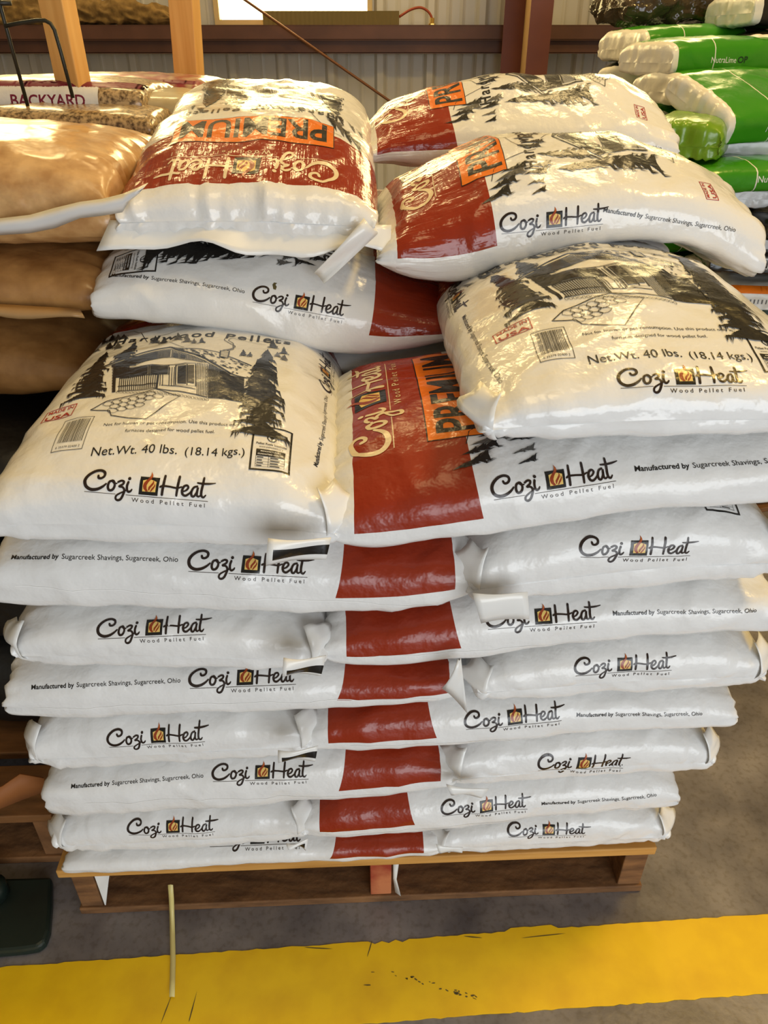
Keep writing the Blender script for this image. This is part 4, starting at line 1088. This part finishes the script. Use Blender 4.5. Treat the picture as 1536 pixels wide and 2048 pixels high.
# ------------------------------------------------------------------ background things
def post(label, p_top, p_bot, Y, w, d, yaw):
    a, b = at_y(*p_top, Y), at_y(*p_bot, Y); v = (a-b)/(a.z-b.z)
    z0, z1 = 0.0, 2.7
    A_, B_ = b+v*(z0-b.z), b+v*(z1-b.z); R = Matrix.Rotation(radians(yaw), 3, 'Z'); mb = MB()
    cs = [R @ Vector((x, y, 0)) for x, y in ((-w/2, -d/2), (w/2, -d/2), (w/2, d/2), (-w/2, d/2))]
    mb.add([A_+c for c in cs]+[B_+c for c in cs], [(3, 2, 1, 0), (4, 5, 6, 7), (0, 1, 5, 4), (1, 2, 6, 5), (2, 3, 7, 6), (3, 0, 4, 7)])
    o = mb.build('wooden_post', M['wood'], None, .003, loc=A_); tag(o, label, 'post')
    return o
post('thick leaning pine post at the far left behind the hooked black rod', (113, 0), (163, 245), 1.98, .078, .040, -30)
post('thinner pine post behind the top left pellet bag', (368, 0), (380, 165), 2.75, .080, .06, -12)
# hooked rod
Yr = 1.86
M['rod'] = simple('black_rod', (.012, .014, .010), .45)
root = empty('wire_stand', at_y(60, 222, Yr), 'black bent wire stand with a hooked arm in front of the left post', 'stand')
mb = MB(); mb.tube([at_y(-12, -40, Yr), at_y(4, 25, Yr), at_y(58, 221, Yr)], .0040, 8); mb.build('upright', M['rod'], root, loc=root.location, smooth=True).location = (0, 0, 0)
mb = MB(); mb.tube([at_y(*p, Yr-.004) for p in [(10, 52), (40, 46), (74, 41), (90, 41), (101, 47), (109, 60), (122, 105), (146, 196)]], .0040, 8); mb.build('hook', M['rod'], root, loc=root.location, smooth=True).location = (0, 0, 0)
mb = MB(); mb.tube([at_y(-30, 6, Yr), at_y(22, 6, Yr)], .005, 8); mb.build('crossbar', M['rod'], root, loc=root.location, smooth=True).location = (0, 0, 0)
# seed bags
M['seedprint'] = varied('bird_seed_bag_print', srgb(84, 62, 38), srgb(196, 168, 126), 120, .35, detail=4, lo=.35, hi=.6, coat=.5)
M['seedprint2'] = varied('colourful_seed_bag_print', srgb(150, 50, 60), srgb(190, 160, 130), 22, .35, detail=3, lo=.42, hi=.6, coat=.5)
M['magenta'] = simple('print_magenta', srgb(120, 20, 52), .35)
M['palebag'] = varied('pale_clear_bag', srgb(176, 160, 126), srgb(206, 194, 164), 14, .3, coat=.5, lo=.3, hi=.7, bump=(16, .5, .01, 3))
BY = A_rect(0, 0, .30, .058, 'white', 0)+A_text('BACKYARD', .10, .27, .016, 'magenta', bold=True, layer=1)
BYB = A_rect(-.12, .070, .50, .088, 'magenta', 0)+A_rect(-.12, -.03, .50, -.012, 'magenta', 0)
SDG = 'bird seed bags stacked at the back left'
def sbag(label, px, py, Y, mat, seed, L=.62, Wd=.36, T=.09, **k): return free_bag('bird_seed_bag', label, 'bag', SDG, at_y(px, py, Y)+Vector((0, Wd/2, 0)), L, Wd, T, k.pop('yaw', 0), mat, seed, **k)
b3 = sbag('mottled seed bag lying below the magenta-edged seed bag at far left', 20, 290, 1.80, 'seedprint', 72, L=.64, Wd=.40, T=.075)
sbag('seed bag with magenta edges and white lettered label at far left', 34, 250, 1.93, 'seedprint', 71, L=.60, T=.095, decals=[side_print(BY, .20, .022), side_print(BYB, .12, .008)])
sbag('pink and brown seed bag lying behind the thick left post', 196, 218, 2.35, 'seedprint2', 73, L=.62, T=.085, yaw=-3, decals=[side_print(A_rect(.05, .0, .30, .022, 'darkgreen')+A_rect(0, .05, .58, .062, 'magenta'), 0.02, .012)])
sbag('pale clear bag between the thick left post and the top left pellet bag', 222, 262, 1.98, 'palebag', 74, L=.44, T=.085, Wd=.34)
src2, _, _ = bag_mesh('bird_seed_bag', lambda ux, uy, uz: np.stack([uy*.42, -ux*.26, (uz+1)*.05], -1), .8, .5, .1, 2.9, 3.3, None, 40, 36, .5, 1, 9, 'seedprint', base=(0, 0, 0))
hl, hg = 'seed bag hidden low in the back left pile', 'covered seed bags'
src2.location = (-1.08, 2.26, .145); tag(src2, hl, 'bag', hg); src2.scale = (1, 1, .96)
for k in range(1, 10):
    c = src2.copy(); COL.objects.link(c); c.location = (-1.08+.004*k, 2.26, .145+k*.0985)
small_pallet('pallet under the back left pile of seed bags', -1.08, 2.26, 0, 1.0, .62)
# things lying on the wall rail
zr = zg[0]+.004
M['burlap'] = varied('brown_cloth', srgb(98, 74, 36), srgb(134, 106, 58), 30, .85, detail=6, bump=(90, .4, .004, 4), lo=.3, hi=.7)
p0, p1_ = at_y(-120, 50, YW-.12), at_y(350, 50, YW-.12)
free_bag('folded_cloth', 'brown cloth lying along the steel wall rail at top left', 'cloth', None, Vector(((p0.x+p1_.x)/2, YW-.115, zr)), p1_.x-p0.x, .13, .125, 0, 'burlap', 81, n=2.4, m=5, wr=2, lump=7, sag=.2)
M['foam'] = simple('grey_brown_foam', srgb(112, 98, 58), .8)
q0, q1 = at_y(527, 50, YW-.12), at_y(798, 50, YW-.12); q2 = at_y(660, 22, YW-.12)
mb = MB(); nr = 60
V = []; 
for i in range(nr+1):
    x = q0.x+(q1.x-q0.x)*i/nr; dy = .004*(i % 2)
    V += [(x, YW-.135-dy, zr), (x, YW-.135-dy, q2.z), (x, YW-.095, q2.z), (x, YW-.095, zr)]
F = [(4*i+a, 4*i+(a+1) % 4, 4*i+4+(a+1) % 4, 4*i+4+a) for i in range(nr) for a in range(4)]+[(0, 1, 2, 3), (4*nr+3, 4*nr+2, 4*nr+1, 4*nr)]
mb.add(V, F); o = mb.build('foam_strip', M['foam'], loc=(q0.x, YW-.115, zr)); tag(o, 'ribbed brown foam strip standing on the wall rail below the window', 'foam strip')
M['wire'] = simple('red_wire', srgb(150, 60, 20), .45); M['brass'] = simple('brass', (.75, .50, .12), .3, .9)
yq = YW-.12
root = empty('cable', at_y(862, 52, yq), 'short red cable with a brass end standing on the wall rail', 'cable')
mb = MB(); mb.tube(smooth_pts([at_y(*p, yq) for p in [(798, 34), (820, 20), (840, 15), (855, 22), (863, 34), (864, 46)]], 5), .007, 8); mb.build('wire', M['wire'], root, loc=root.location, smooth=True).location = (0, 0, 0)
mb = MB(); c = at_y(864, 52, yq); mb.tube([c+Vector((0, 0, -.005)), c+Vector((0, 0, .012))], .020, 6); mb.tube([c+Vector((0, 0, .012)), c+Vector((0, 0, .04))], .013, 10); mb.build('brass_nut', M['brass'], root, loc=root.location).location = (0, 0, 0)
M['brace'] = simple('rusty_brown_rod', srgb(110, 66, 32), .5)
a, b = at_y(490, 0, YW-.24), at_y(772, 197, YW-.24); v = (b-a)/(a.z-b.z)
mb = MB(); mb.tube([a-v*1.3, a, b, b+v*(b.z-.0)], .0075, 8); o = mb.build('brace_rod', M['brace'], loc=b+v*b.z, smooth=True); tag(o, 'thin rusty diagonal brace rod in front of the corrugated wall', 'rod')
# strap lying on the floor in front of the pallet
M['strap'] = simple('pale_yellow_strap', srgb(214, 200, 130), .4)
sp = [(341, 1770, .09), (343, 1800, .045), (344, 1830, .012), (345, 1870, .006), (346, 1920, .004), (345, 1960, .004), (344, 1994, .006)]
g = []
for (x, y, z) in sp:
    c = at_z(x, y, z); g.append([c+Vector((-.0045, 0, .0)), c+Vector((0, 0, .0015)), c+Vector((.0045, 0, 0))])
f_ = sheet('plastic_strap', g, [M['strap']], None, .001); tag(f_, 'pale yellow plastic strap hanging out of the pallet onto the yellow stripe', 'strap')
